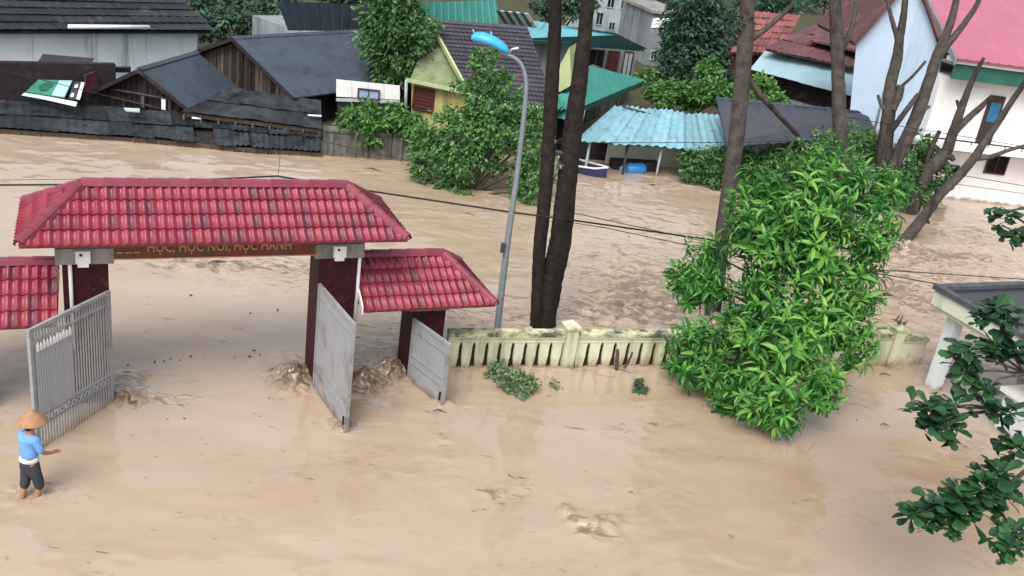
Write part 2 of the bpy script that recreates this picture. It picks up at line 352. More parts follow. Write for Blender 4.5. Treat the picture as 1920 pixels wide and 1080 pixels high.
    mp = NN(nt, 'ShaderNodeMapping'); mp.inputs['Rotation'].default_value = (0, 0, -FLOW); mp.inputs['Scale'].default_value = (.45, 1.2, 1); L.new(pos, mp.inputs['Vector']); fp = mp.outputs[0]
    col = ramp(nt, noise(nt, fp, .26, 2.5, .5), [(.3, (.425, .335, .252)), (.7, (.355, .265, .180))])
    tb = NN(nt, 'ShaderNodeAttribute', attribute_name='turb').outputs['Fac']; sl = NN(nt, 'ShaderNodeAttribute', attribute_name='wave_shade').outputs['Fac']
    f = noise(nt, fp, 2.4, 5, .6)
    f = math_(nt, 'SUBTRACT', math_(nt, 'ADD', f, math_(nt, 'MULTIPLY', sl, .16)), .70)
    col = mixc(nt, math_(nt, 'MULTIPLY', f, 7.5, True), col, (.155, .105, .066))  # dark wave faces put into the colour as brown blotches
    wv = NN(nt, 'ShaderNodeTexNoise'); wv.inputs['Scale'].default_value = 3.0; wv.inputs['Detail'].default_value = 3.5; wv.inputs['Distortion'].default_value = 1.6; L.new(fp, wv.inputs['Vector'])
    ln = math_(nt, 'SUBTRACT', 1., math_(nt, 'MULTIPLY', math_(nt, 'ABSOLUTE', math_(nt, 'SUBTRACT', wv.outputs['Fac'], .47)), 17.), True)
    pt_ = math_(nt, 'MULTIPLY', math_(nt, 'SUBTRACT', math_(nt, 'ADD', noise(nt, fp, .75, 5, .6), math_(nt, 'MULTIPLY', tb, .30)), .54), 5., True)
    ln = math_(nt, 'MULTIPLY', math_(nt, 'MULTIPLY', ln, pt_), .62)
    col = mixc(nt, ln, col, (.19, .135, .09))  # thin dark ripple faces drawn into the colour as squiggles
    f2 = math_(nt, 'MULTIPLY', math_(nt, 'SUBTRACT', noise(nt, fp, .8, 3.5, .5), .50), 3.0, True)
    col = mixc(nt, math_(nt, 'MULTIPLY', f2, .45), col, (.34, .255, .175))
    sk_ = NN(nt, 'ShaderNodeAttribute', attribute_name='streak').outputs['Fac']
    col = mixc(nt, math_(nt, 'MULTIPLY', sk_, math_(nt, 'ADD', noise(nt, pos, 12, 4), .35), True), col, (.085, .058, .038))  # dark furrow faces of the heaped water, painted as streaks
    ds = NN(nt, 'ShaderNodeTexNoise'); ds.inputs['Scale'].default_value = 4.2; ds.inputs['Detail'].default_value = 4.; ds.inputs['Roughness'].default_value = .55; ds.inputs['Distortion'].default_value = .9; L.new(fp, ds.inputs['Vector'])
    th = math_(nt, 'SUBTRACT', .665, math_(nt, 'MULTIPLY', tb, .165))
    dd = math_(nt, 'MULTIPLY', math_(nt, 'SUBTRACT', ds.outputs['Fac'], th), 18., True)
    col = mixc(nt, math_(nt, 'MULTIPLY', dd, .72), col, (.150, .102, .066))  # dark faces of choppy waves painted into the colour as crisp dashes
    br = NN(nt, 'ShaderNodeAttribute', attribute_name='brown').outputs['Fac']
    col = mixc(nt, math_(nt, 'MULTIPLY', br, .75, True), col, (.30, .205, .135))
    L.new(col, b.inputs['Base Color']); b.inputs['Roughness'].default_value = .07; b.inputs['IOR'].default_value = 1.75; b.inputs['Specular IOR Level'].default_value = .5
    bh = math_(nt, 'ADD', noise(nt, fp, 2.0, 2.5, .5), math_(nt, 'MULTIPLY', noise(nt, pos, 7, 4, .55), math_(nt, 'ADD', math_(nt, 'MULTIPLY', tb, .6), .10)))
    bp = NN(nt, 'ShaderNodeBump', Distance=.05); L.new(bh, bp.inputs['Height']); L.new(math_(nt, 'ADD', math_(nt, 'MULTIPLY', tb, .6), .24), bp.inputs['Strength']); L.new(bp.outputs[0], b.inputs['Normal'])
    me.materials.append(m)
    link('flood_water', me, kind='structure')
    def mound(cx, cy, R, h, seed, a0):
        n = 90; xs = np.linspace(-2.1 * R, 2.1 * R, n); A, B = np.meshgrid(xs, xs); r = np.hypot(A, B); th = np.arctan2(B, A)
        wr = perlin(A * 4, B * 4, seed) * .5
        s1 = perlin(np.cos(th + wr) * 6 + r * 1.2, np.sin(th + wr) * 6 + r * .4, seed + 1); s2 = perlin(np.cos(th + wr) * 15, np.sin(th + wr) * 15 + r * 2.5, seed + 2)
        fall = np.exp(-(r / R) ** 2.2); lob = .75 + .35 * np.cos(th - a0)
        Zm = h * .85 * fall * lob * (1 + .22 * s1 + .12 * s2) + .015 * perlin(A * 9, B * 9, seed + 3) * np.exp(-(r / R / 1.3) ** 2) - .10 * (1 - np.exp(-(r / R / 1.75) ** 6)) + .02
        V = np.stack([cx + A, cy + B, Zm], -1).reshape(-1, 3); i = (np.arange(n - 1)[:, None] * n + np.arange(n - 1)[None, :]).ravel()
        mm = np_mesh('flood_water', V, np.stack([i, i + 1, i + n + 1, i + n], 1), m, True); st = np.clip(.75 - 1.5 * s1 - 1.3 * s2, 0, 1.6) * np.exp(-(r / R / 1.25) ** 2) * lob * 1.15
        for nm, a in (('turb', .9 * fall), ('wave_shade', st), ('streak', np.clip(st * 1.0, 0, 1)), ('brown', np.zeros_like(A))):
            at = mm.attributes.new(nm, 'FLOAT', 'POINT'); at.data.foreach_set('value', a.ravel().astype(np.float32))
        link('flood_water', mm, kind='structure')
    mound(-4.10, 17.40, .50, .34, 31, rad(200)); mound(-2.86, 17.72, .48, .34, 41, rad(-60)); mound(-2.22, 18.32, .46, .36, 51, rad(200)); mound(-7.05, 15.75, .34, .14, 61, rad(-40)); mound(-2.9, 15.85, .22, .10, 71, 0)
    far = MB(); far.add([(-300, -60, -.16), (300, -60, -.16), (300, 400, -.16), (-300, 400, -.16)], [(0, 1, 2, 3)])
    part('flood_water', far, m, kind='structure')
water()

BANK = [(-60, 22), (-17.5, 31.5), (-12.7, 33.1), (-7.6, 33.9), (-4.2, 34.8), (0, 35.6), (1.9, 37.5), (3.9, 38.6), (5.5, 39.6), (8.5, 40.3), (11, 40.6), (18.3, 41.0), (21, 41.6), (60, 50)]
def land():
    bx = np.array([p[0] for p in BANK]); by = np.array([p[1] for p in BANK])
    x = np.concatenate([np.arange(-70, -24, 2.), np.arange(-24, 34, .5), np.arange(34, 180, 4.)]); y0 = np.concatenate([np.arange(0, 6, .4), np.arange(6, 30, 1.2), np.arange(30, 460, 14.)])
    X = np.repeat(x[None, :], len(y0), 0); Y = np.interp(x, bx, by)[None, :] + y0[:, None]
    d = y0[:, None] - 1.0
    Z = -.4 + .55 / (1 + np.exp(-d * 2.2)) + .015 * np.clip(d - 4, 0, None) + .10 * perlin(X * .5, Y * .5, 11) + .06 * perlin(X * 1.7, Y * 1.7, 12)
    Z += np.clip(d - 80, 0, 300) * .12
    nx, ny = len(x), len(y0); i = (np.arange(ny - 1)[:, None] * nx + np.arange(nx - 1)[None, :]).ravel()
    link('river_bank_ground', np_mesh('river_bank_ground', np.stack([X, Y, Z], -1).reshape(-1, 3), np.stack([i, i + 1, i + nx + 1, i + nx], 1), MT['land'], True), kind='structure')
land()

# ================================================================== the school gate
G0 = Vector((-7.157, 15.481, 0)); GA = rad(25.3)
GU = Vector((math.cos(GA), math.sin(GA), 0)); GN = Vector((-math.sin(GA), math.cos(GA), 0)); GZ = Vector((0, 0, 1))
def G(s, n, z): return G0 + GU * s + GN * n + GZ * z
def gbox(mb, s0, s1, n0, n1, z0, z1, bevel=False):
    return mb.prism([G(s0, n0, z0), G(s1, n0, z0), G(s1, n1, z0), G(s0, n1, z0)], (0, 0, z1 - z0))

def tile_mesh(w=.305, l=.385):
    mb = MB(); N = 12; vs = []
    for j, (yy, zz) in enumerate(((0, .040), (l, .0))):
        for i in range(N + 1):
            t = i / N; h = .024 * math.cos(2 * math.pi * 2 * t) * (1 if True else 0)
            vs.append((w * (t - .5), yy, zz + h))
    vs += [(x, y - .004, z - .038) for x, y, z in vs[:N + 1]]
    fs = [(i, i + 1, N + 2 + i, N + 1 + i) for i in range(N)] + [(2 * N + 2 + i, 2 * N + 3 + i, i + 1, i) for i in range(N)]
    mb.add(vs, fs, False); me = mb.mesh('roof_tile', MT['tile'])
    me.polygons.foreach_set('use_smooth', [True] * N + [False] * N); return me
TILE = tile_mesh()
def tile_face(roof, e0, e1, inward, rise_h, run, cuts, rows, w=.30, seed=0):
    """tiles on one roof face: eave from e0 to e1, sloping up over `run` along `inward`; cuts = planes (point, normal) that clip it"""
    rg = random.Random(seed)
    ex = (e1 - e0); L = ex.length; ex.normalize(); up = (inward * run + GZ * rise_h); SL = up.length; up.normalize()
    if ex.cross(up).z < 0: ex = -ex; e0, e1 = e1, e0
    nrm = ex.cross(up); expo = SL / rows; nc = int(round(L / w)); w2 = L / nc
    sc = Matrix.Diagonal((w2 / .305 * 1.0, expo / .33, 1, 1))
    for r in range(rows):
        for c in range(nc):
            p = e0 + ex * (w2 * (c + .5)) + up * (expo * r - .045) + nrm * (.035 + rg.uniform(-.003, .003))
            M = frame(p, ex + nrm * rg.uniform(-.012, .012), up) @ sc
            cor = [M @ Vector((x, y, 0)) for x in (-.15, .15) for y in (0, .385)]
            state = 1; cl = []
            for cp, cn in cuts:
                ds = [(q - cp).dot(cn) for q in cor]
                if max(ds) <= .01: state = 0; break
                if min(ds) < 0: cl.append((cp, cn))
            if not state: continue
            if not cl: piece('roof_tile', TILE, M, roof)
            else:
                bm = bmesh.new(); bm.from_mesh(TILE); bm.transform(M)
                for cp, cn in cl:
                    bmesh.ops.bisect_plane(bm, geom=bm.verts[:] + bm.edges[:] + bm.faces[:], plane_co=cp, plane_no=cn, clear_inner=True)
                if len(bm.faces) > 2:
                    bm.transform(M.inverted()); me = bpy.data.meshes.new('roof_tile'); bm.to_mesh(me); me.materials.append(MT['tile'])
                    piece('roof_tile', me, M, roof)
                bm.free()
def ridge_mesh(w=.24, l=.40):
    mb = MB(); prof = [(-w / 2, -.05), (-w * .36, .035), (-w * .15, .065), (w * .15, .065), (w * .36, .035), (w / 2, -.05)]
    vs = [(x, 0, z + .012) for x, z in prof] + [(x * .93, l, z) for x, z in prof] + [(x * .8, 0, z - .03) for x, z in prof]
    n = len(prof)
    mb.add(vs, [(i, i + 1, n + i + 1, n + i) for i in range(n - 1)] + [(2 * n + i, 2 * n + i + 1, i + 1, i) for i in range(n - 1)]); return mb.mesh('ridge_tile', MT['ridge'])
RIDGE = ridge_mesh()
def ridge_line(roof, a, b, over=.02):
    d = b - a; n = max(1, int(round(d.length / .36))); st = d / n; side = d.cross(GZ).normalized()
    for i in range(n):
        p = a + st * i + GZ * (.03 + over)
        y = st.normalized(); x = y.cross(GZ).normalized()
        piece('ridge_tile', RIDGE, frame(p, x, y) @ Matrix.Diagonal((1, st.length / .37, 1, 1)), roof)

def hip_roof(parent, s0, s1, n0, n1, ze, zr, hipL, hipR, rows, seed, label=None):
    """hipped tile roof on the gate axes; hip runs 0 = plain end"""
    nm = (n0 + n1) / 2; core = MB()
    A, B, Cc, D = G(s0, n0, ze), G(s1, n0, ze), G(s1, n1, ze), G(s0, n1, ze); R0, R1 = G(s0 + hipL, nm, zr), G(s1 - hipR, nm, zr)
    core.add([A, B, Cc, D, R0, R1] + [p - GZ * .045 for p in (A, B, Cc, D)], [(0, 1, 5, 4), (2, 3, 4, 5), (1, 2, 5), (3, 0, 4), (9, 8, 7, 6), (0, 6, 7, 1), (1, 7, 8, 2), (2, 8, 9, 3), (3, 9, 6, 0)])
    roof = part('roof', core, MT['ridge'], parent, label=label)
    H = zr - ze; run = nm - n0
    def vplane(p, q, inside):
        d = (q - p); d.z = 0; nn = Vector((-d.y, d.x, 0)).normalized()
        if (inside - p).dot(nn) < 0: nn = -nn
        return (p, nn)
    mid = G((s0 + s1) / 2, nm, ze)
    cf = [vplane(A, R0, G((s0 + s1) / 2, n0, ze)), vplane(B, R1, G((s0 + s1) / 2, n0, ze))]
    cb = [vplane(D, R0, G((s0 + s1) / 2, n1, ze)), vplane(Cc, R1, G((s0 + s1) / 2, n1, ze))]
    topf = (R0, -GN); 
    tile_face(roof, A, B, GN, H, run, cf + [(R0 + GN * .02, -GN)], rows, seed=seed)
    tile_face(roof, D, Cc, -GN, H, run, cb + [(R0 - GN * .02, GN)], rows, seed=seed + 1)
    if hipR: tile_face(roof, B, Cc, -GU, H, hipR, [vplane(B, R1, G(s1, nm, ze)), vplane(Cc, R1, G(s1, nm, ze))], rows, seed=seed + 2)
    if hipL: tile_face(roof, A, D, GU, H, hipL, [vplane(A, R0, G(s0, nm, ze)), vplane(D, R0, G(s0, nm, ze))], rows, seed=seed + 3)
    ridge_line(roof, R0, R1, .03)
    for e, r, h in ((B, R1, hipR), (Cc, R1, hipR), (A, R0, hipL), (D, R0, hipL)):
        if h: ridge_line(roof, e, r)
    return roof

def leaf(parent, hinge, ang, width, top, nb, sheet, seed=0, label=None):
    """a steel gate leaf from its hinge foot; local x along the leaf"""
    dx = GU * math.cos(ang) + GN * math.sin(ang); dy = GZ.cross(dx); h0 = Vector(hinge); zb = -.35
    def P(x, y, z): return h0 + dx * x + dy * y + GZ * z
    def bar(mb, x0, x1, z0, z1, t=.04, y=0.): mb.prism([P(x0, y - t / 2, z0), P(x1, y - t / 2, z0), P(x1, y + t / 2, z0), P(x0, y + t / 2, z0)], GZ * (z1 - z0))
    fr = MB(); bar(fr, 0, .07, zb, top, .06); bar(fr, width - .07, width, zb, top, .06); bar(fr, .07, width - .07, top - .07, top, .055); bar(fr, .07, width - .07, zb, zb + .06, .055)
    lf = part('gate_leaf', fr, MT['steel'], parent, label=label)
    rails = ((top - .27, .028), (.62, .03), (.44, .03))
    for z, w in rails:
        if z > .3:
            r = MB(); bar(r, .07, width - .07, z, z + w, .05); part('rail', r, MT['steel'], lf)
    bme = MB(); bme.box((0, 0, 0), .024, .022, 1); bme = bme.mesh('bar', MT['steel'])
    for i in range(nb):
        x = .07 + (width - .14) * (i + .5) / nb
        M = frame(P(x, 0, (zb + .06 + top - .07) / 2), dx, dy) @ Matrix.Diagonal((1, 1, top - .07 - zb - .06, 1)); piece('bar', bme, M, lf)
    if sheet == 'half':
        for i in range(15):
            x = width * .52 + (width * .48 - .09) * (i + .5) / 15; s = MB(); bar(s, x - .022, x + .022, .66, top - .44, .012, .03); part('picket', s, MT['steel_sheet'], lf)
        for i in range(11):
            x = width * .53 + (width * .47 - .1) * (i + .5) / 11
            q = MB(); q.prism([P(x - .02, .045, top - .44), P(x + .02, .045, top - .44), P(x + .026, .045, top - .36), P(x, .045, top - .27 - .03 * (i % 2)), P(x - .026, .045, top - .36)], dy * .015); part('finial', q, MT['white'], lf)
        for i in range(16):
            x = .12 + (width - .24) * (i + .5) / 16; q = MB()
            q.tube([P(x + .045 * math.cos(k * math.pi / 4), .03, .545 + .055 * math.sin(k * math.pi / 4)) for k in range(9)], .010, 4); part('ring', q, MT['steel_sheet'], lf)
    if sheet == 'full':
        s = MB(); bar(s, .05, width - .05, zb + .05, top - .05, .008, .0); part('sheet_panel', s, MT['steel_sheet'], lf)
        for z0, z1, yy in ((.16, .34, -.05), (top - .75, top - .55, .05)): q = MB(); bar(q, width - .11, width - .08, z0, z1, .03, yy); part('latch', q, MT['cable'], lf)
    return lf

def gate():
    g = thing('main_gate', G(1.9, .4, 0), 'main school gate with long red tiled roof, two dark posts and open steel leaves', 'gate')
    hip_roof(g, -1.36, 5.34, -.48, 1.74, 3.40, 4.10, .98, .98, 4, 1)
    for s0, s1 in ((-.75, 0), (3.77, 4.53)):
        p = MB(); gbox(p, s0, s1, .06, .86, -.4, 2.86); o = part('pillar', p, MT['maroon'], g)
        q = MB(); gbox(q, s0 - .10, s1 + .10, -.03, .95, 2.86, 3.15); gbox(q, s0 - .03, s1 + .03, .04, .90, 3.15, 3.308); part('capital', q, MT['concrete'], o)
        f = MB(); c = (s0 + s1) / 2 - .03; gbox(f, c - .12, c + .12, -.17, -.032, 2.93, 3.16); gbox(f, c - .09, c + .09, -.15, -.032, 2.85, 2.928)
        fl = part('floodlight', f, MT['plastic'], g, label='white box floodlight on the pillar face')
        e = MB(); e.tube([G(c - .03, -.175, 3.09), G(c - .03, -.15, 3.09)], .03, 8); part('lens', e, MT['glass'], fl)
    b = MB(); gbox(b, -.65, 4.43, .12, .80, 3.16, 3.305); gbox(b, -1.25, 5.23, -.36, 1.62, 3.312, 3.37); part('roof_beam', b, MT['concrete'], g)
    sb = MB(); gbox(sb, .022, 3.748, -.02, .05, 2.93, 3.30); sg = part('sign_board', sb, MT['sign'], g)
    fr = MB(); gbox(fr, .022, 3.748, -.035, -.021, 2.93, 2.955); gbox(fr, .022, 3.748, -.035, -.021, 3.275, 3.30); part('sign_frame', fr, MT['gold'], sg)
    # raised slogan letters, their upper half tucked under the eave
    cu = bpy.data.curves.new('lettering', 'FONT'); cu.body = 'HỌC, HỌC NÓI, HỌC HÀNH'; cu.size = .27; cu.align_x = 'CENTER'; cu.extrude = .008; cu.offset = .004; cu.resolution_u = 2
    to = bpy.data.objects.new('tmp', cu); COL.objects.link(to); dg = bpy.context.evaluated_depsgraph_get(); me = bpy.data.meshes.new_from_object(to.evaluated_get(dg)); bpy.data.objects.remove(to)
    xs = [v.co.x for v in me.vertices]; W = max(xs) - min(xs)
    me.transform(Matrix.Diagonal((2.55 / W, 1, 1, 1))); me.materials.clear(); me.materials.append(MT['gold'])
    me.transform(frame(G(1.93, -.036, 3.075), GU, GZ)); link('lettering', me, sg)
    for i in range(3):
        q = MB(); gbox(q, .14 + .14 * i, .25 + .14 * i, -.034, -.021, 3.05, 3.08); part('dash_mark', q, MT['gold'], sg)
    leaf(g, G(.0, .0, 0), rad(-130.7), 1.92, 2.33, 27, 'half', label='left leaf, barred, with a sheet panel on its free half')
    leaf(g, G(3.79, .0, 0), rad(-82), 1.85, 2.33, 26, 'full', label='right leaf, seen nearly edge on, closed with flat sheet')
    for x in (-.62, 4.56):
        q = MB(); q.tube([G(x, .02, 3.0), G(x, .02, 2.2), G(x, -.0, 1.2)], .035, 8); part('downpipe', q, MT['plastic'], g)
gate()
def side_gate(s0, s1, hipL, hipR, post, label, leafargs):
    g = thing('side_gate', G((s0 + s1) / 2, .8, 0), label, 'gate', 'pedestrian gates beside the main gate')
    hip_roof(g, s0, s1, -.36, 2.0, 1.86, 2.54, hipL, hipR, 4, 20 + int(s0 * 3))
    p = MB(); gbox(p, post, post + .72, .06, .80, -.4, 1.62); o = part('pillar', p, MT['maroon'], g)
    q = MB(); gbox(q, post - .06, post + .78, 0, .86, 1.62, 1.765); part('capital', q, MT['concrete'], o)
    b = MB(); gbox(b, s0 + .12, s1 - .12, -.24, 1.9, 1.768, 1.83); part('roof_beam', b, MT['concrete'], g)
    if leafargs: leaf(g, *leafargs)
    return g
sg1 = side_gate(4.62, 7.42, 0, .85, 5.78, 'small side gate with red tiled roof right of the main gate', (G(5.80, .02, 0), rad(-73), 1.30, 1.46, 17, 'full'))
q = MB(); q.prism([G(4.60, -.38, 1.80), G(4.60, -.38, 1.95), G(4.60, .8, 2.62), G(4.60, .8, 2.46)], GU * -.03); part('verge_board', q, MT['white'], sg1)
side_gate(-3.66, -.86, .85, 0, -2.75, 'red tiled side gate roof at the left end, behind the barred leaf', None)

# ================================================================== front wall of the yard
W0 = Vector((-1.083, 18.723, 0)); WA = rad(18)
WU = Vector((math.cos(WA), math.sin(WA), 0)); WN = Vector((-math.sin(WA), math.cos(WA), 0))
def Wp(s, n, z): return W0 + WU * s + WN * n + GZ * z
def wbox(mb, s0, s1, n0, n1, z0, z1): return mb.prism([Wp(s0, n0, z0), Wp(s1, n0, z0), Wp(s1, n1, z0), Wp(s0, n1, z0)], GZ * (z1 - z0))
def front_wall():
    w = thing('yard_wall', Wp(5.5, .1, 0), 'cream balustrade wall with mouldy coping between flooded yard and street', 'wall')
    posts = [2.70, 5.60, 8.50, 11.42]
    segs = [(-.12, 2.56), (2.84, 5.46), (5.74, 8.36), (8.64, 11.28), (11.56, 12.35)]
    bme = {}
    def baluster(wd):
        k = round(wd, 3)
        if k not in bme:
            m = MB(); a, c = wd * .375, wd * .27
            m.prism([(-a * 1.15, 0, .64), (-a * 1.15, 0, .60), (-a, 0, .56), (-a * .97, 0, .28), (-c * 1.15, 0, .13), (-c, 0, .02), (-c, 0, -.4), (c, 0, -.4), (c, 0, .02), (c * 1.15, 0, .13), (a * .97, 0, .28), (a, 0, .56), (a * 1.15, 0, .60), (a * 1.15, 0, .64)], (0, .07, 0))
            bme[k] = m.mesh('baluster', MT['cream'])
        return bme[k]
    for i, (a, b) in enumerate(segs):
        zt = .80 if i < 4 else .70
        m = MB(); wbox(m, a, b, .02, .20, .64 if i < 3 else -.4, zt); part('wall_panel', m, MT['cream'], w)
        nc = max(1, int((b - a) / .9))
        for j in range(nc):
            m = MB(); x0 = a + (b - a) * j / nc; x1 = a + (b - a) * (j + 1) / nc; wbox(m, x0 + .004, x1 - .004, -.035, .255, zt + .002, zt + .085 - .01 * ((j + i) % 2)); part('coping_block', m, MT['creamcap'], w)
        m = MB(); wbox(m, a, b, -.012, .018, zt - .05, zt - .004); part('moulding', m, MT['cream'], w)
        if i < 3:
            m = MB(); wbox(m, a, b, .13, .17, -.4, .637); part('back_panel', m, MT['slotback'], w)  # near-black panel closing the gaps behind the balusters
            n = int(round((b - a) / .312)); wd = (b - a) / n
            for j in range(n):
                piece('baluster', baluster(wd), frame(Wp(a + wd * (j + .5), .035, 0), WU, WN), w)
    for s in posts:
        m = MB(); wbox(m, s - .138, s + .138, -.06, .26, -.4, 1.0); o = part('wall_post', m, MT['cream'], w)
        m = MB(); wbox(m, s - .18, s + .18, -.10, .30, 1.002, 1.05); c = Wp(s, .1, 1.05)
        m.add([Wp(s - .16, -.08, 1.052), Wp(s + .16, -.08, 1.052), Wp(s + .16, .28, 1.052), Wp(s - .16, .28, 1.052), c + GZ * .14], [(0, 1, 4), (1, 2, 4), (2, 3, 4), (3, 0, 4)])
        part('post_cap', m, MT['creamcap'] if s > 11 else MT['cream'], o)
front_wall()
# ================================================================== foliage helpers
T_LANCE = (np.array([(0, 0, 0), (.38, .5, .05), (.38, 0, -.02), (.38, -.5, .05), (.75, .36, -.13), (.75, 0, -.18), (.75, -.36, -.13), (.97, 0, -.42)]),
           np.array([(0, 2, 1), (0, 3, 2), (1, 2, 5), (1, 5, 4), (2, 3, 6), (2, 6, 5), (4, 5, 7), (5, 6, 7)]))
T_SIMPLE = (np.array([(0, 0, 0), (.5, .5, .04), (1, 0, -.12), (.5, -.5, .04)]), np.array([(0, 2, 1), (0, 3, 2)]))
T_BROAD = (np.array([(0, 0, 0), (.30, .22, .02), (.30, 0, -.02), (.30, -.22, .02), (.72, .52, .0), (.72, 0, -.06), (.72, -.52, .0), (.95, .28, -.10), (.97, 0, -.13), (.95, -.28, -.10)]),
           np.array([(0, 2, 1), (0, 3, 2), (1, 2, 5), (1, 5, 4), (2, 3, 6), (2, 6, 5), (4, 5, 8), (4, 8, 7), (5, 6, 9), (5, 9, 8)]))
def unit(a): return a / np.maximum(np.linalg.norm(a, axis=-1, keepdims=True), 1e-9)
def leaves(T, P, D, N, Ln, Wd):
    D = unit(D); N = unit(N - D * (N * D).sum(-1, keepdims=True)); Yv = np.cross(N, D); tv, tf = T
    V = P[:, None, :] + D[:, None, :] * (tv[None, :, 0:1] * Ln[:, None, None]) + Yv[:, None, :] * (tv[None, :, 1:2] * Wd[:, None, None]) + N[:, None, :] * (tv[None, :, 2:3] * Ln[:, None, None])
    F = tf[None] + (np.arange(len(P)) * len(tv))[:, None, None]
    return V.reshape(-1, 3), F.reshape(-1, 3)
def cloud(centres, n, size, T=T_SIMPLE, aspect=.5, rng=RNG, squash=.85, gappy=.55):
    """leaves spread through clumps: centres = [(point, radius)], clustered on twigs so that gaps stay"""
    Ps, Ds, Ns = [], [], []; tot = sum(r * r for _, r in centres)
    for c, r in centres:
        k = max(8, int(n * r * r / tot)); nt = max(3, k // 14)
        tw = unit(rng.normal(size=(nt, 3))) * (rng.random((nt, 1)) ** .45) * r * np.array([1, 1, squash])
        j = rng.integers(0, nt, k); off = rng.normal(size=(k, 3)) * r * .13
        p = tw[j] + off; out = unit(p + rng.normal(size=(k, 3)) * r * .35)
        Ps.append(np.array(c) + p); Ds.append(out * np.array([1, 1, .5]) + rng.normal(size=(k, 3)) * .5 + np.array([0, 0, -.25])); Ns.append(rng.normal(size=(k, 3)) * .55 + np.array([0, 0, .9]) + out * .3)
    P, D, N = map(np.concatenate, (Ps, Ds, Ns)); L = size * (.6 + .8 * rng.random(len(P)))
    return leaves(T, P, D, N, L, L * aspect)
def smooth_path(pts, rs, sub=4, wob=0., rg=random):
    P = [Vector(p) for p in pts]; out = []; ro = []; n = len(P)
    for i in range(n - 1):
        p0, p1, p2, p3 = P[max(i - 1, 0)], P[i], P[i + 1], P[min(i + 2, n - 1)]
        for k in range(sub):
            t = k / sub; q = .5 * ((2 * p1) + (p2 - p0) * t + (2 * p0 - 5 * p1 + 4 * p2 - p3) * t * t + (3 * p1 - p0 - 3 * p2 + p3) * t ** 3)
            r = rs[i] + (rs[i + 1] - rs[i]) * t
            out.append(q + Vector((rg.uniform(-1, 1), rg.uniform(-1, 1), rg.uniform(-.4, .4))) * wob * r); ro.append(r * (1 + rg.uniform(-1, 1) * wob * .5))
    out.append(P[-1]); ro.append(rs[-1]); return out, ro
def limb(mb, pts, rs, n=8, wob=.12): a, b = smooth_path(pts, rs, 4, wob); mb.tube(a, b, n)
def pxlimb(mb, pl, Y, n=9, wob=.12):
    """limb from sight lines (x, y, width) at distance Y"""
    P = [gy(x, y, Y if not hasattr(Y, '__len__') else Y[i]) for i, (x, y, w) in enumerate(pl)]
    limb(mb, P, [w / 2 * dist(p) / FPX for p, (x, y, w) in zip(P, pl)], n, wob); return P
def clump(px, py, r, Y): p = gy(px, py, Y); return (np.array(p), r * dist(p) / FPX)
def bush(name, label, cat, cl, n, size, mat, group=None, stems=True, T=T_SIMPLE, aspect=.5, base_z=-.3):
    cs = [clump(*c) for c in cl]; ctr = sum(c for c, _ in cs) / len(cs); low = min(cs, key=lambda c: c[0][2])
    base = Vector((low[0][0] * .5 + ctr[0] * .5, low[0][1] * .5 + ctr[1] * .5 + .2, base_z))
    t = thing(name, base, label, cat, group)
    link('foliage', np_mesh('foliage', *cloud(cs, n, size, T, aspect), mat), t)
    if stems:
        mb = MB()
        for c, r in cs:
            mid = (base + Vector(c)) / 2 + Vector((random.uniform(-.2, .2), random.uniform(-.2, .2), .2)) * r
            limb(mb, [base + Vector((random.uniform(-.15, .15), random.uniform(-.15, .15), 0)), mid, c], [.07 * r + .03, .045 * r + .02, .012], 5)
        part('stem', mb, MT['stem'], t)
    return t

# ================================================================== far bank
def slab(mb, q, t=.06):
    q = [Vector(p) for p in q]; n = (q[1] - q[0]).cross(q[-1] - q[0]).normalized()
    if n.z < 0: n = -n
    return mb.prism(q, -n * t)
def ribbed(q, pitch=.3, h=.03, along=None, sag=0.):
    """ribbed sheet metal over a quad eave-left, eave-right, top-right, top-left; ribs run up the slope"""
    A, B, C_, D = [Vector(p) for p in q]; n = (B - A).cross(D - A).normalized(); n = n if n.z > 0 else -n
    W = max((B - A).length, (C_ - D).length); k = max(3, int(W / pitch)); mb = MB(); us = []
    for i in range(k):
        for f, hh in ((0, 0), (.62, 0), (.70, h), (.92, h)): us.append(((i + f) / k, hh))
    us.append((1, 0)); rows = 5; vs = []
    for j in range(rows):
        v = j / (rows - 1)
        for u, hh in us:
            p = (A + (B - A) * u) * (1 - v) + (D + (C_ - D) * u) * v; vs.append(p + n * (hh - sag * math.sin(math.pi * v)))
    m = len(us); mb.add(vs, [(j * m + i, j * m + i + 1, (j + 1) * m + i + 1, (j + 1) * m + i) for j in range(rows - 1) for i in range(m - 1)])
    return mb
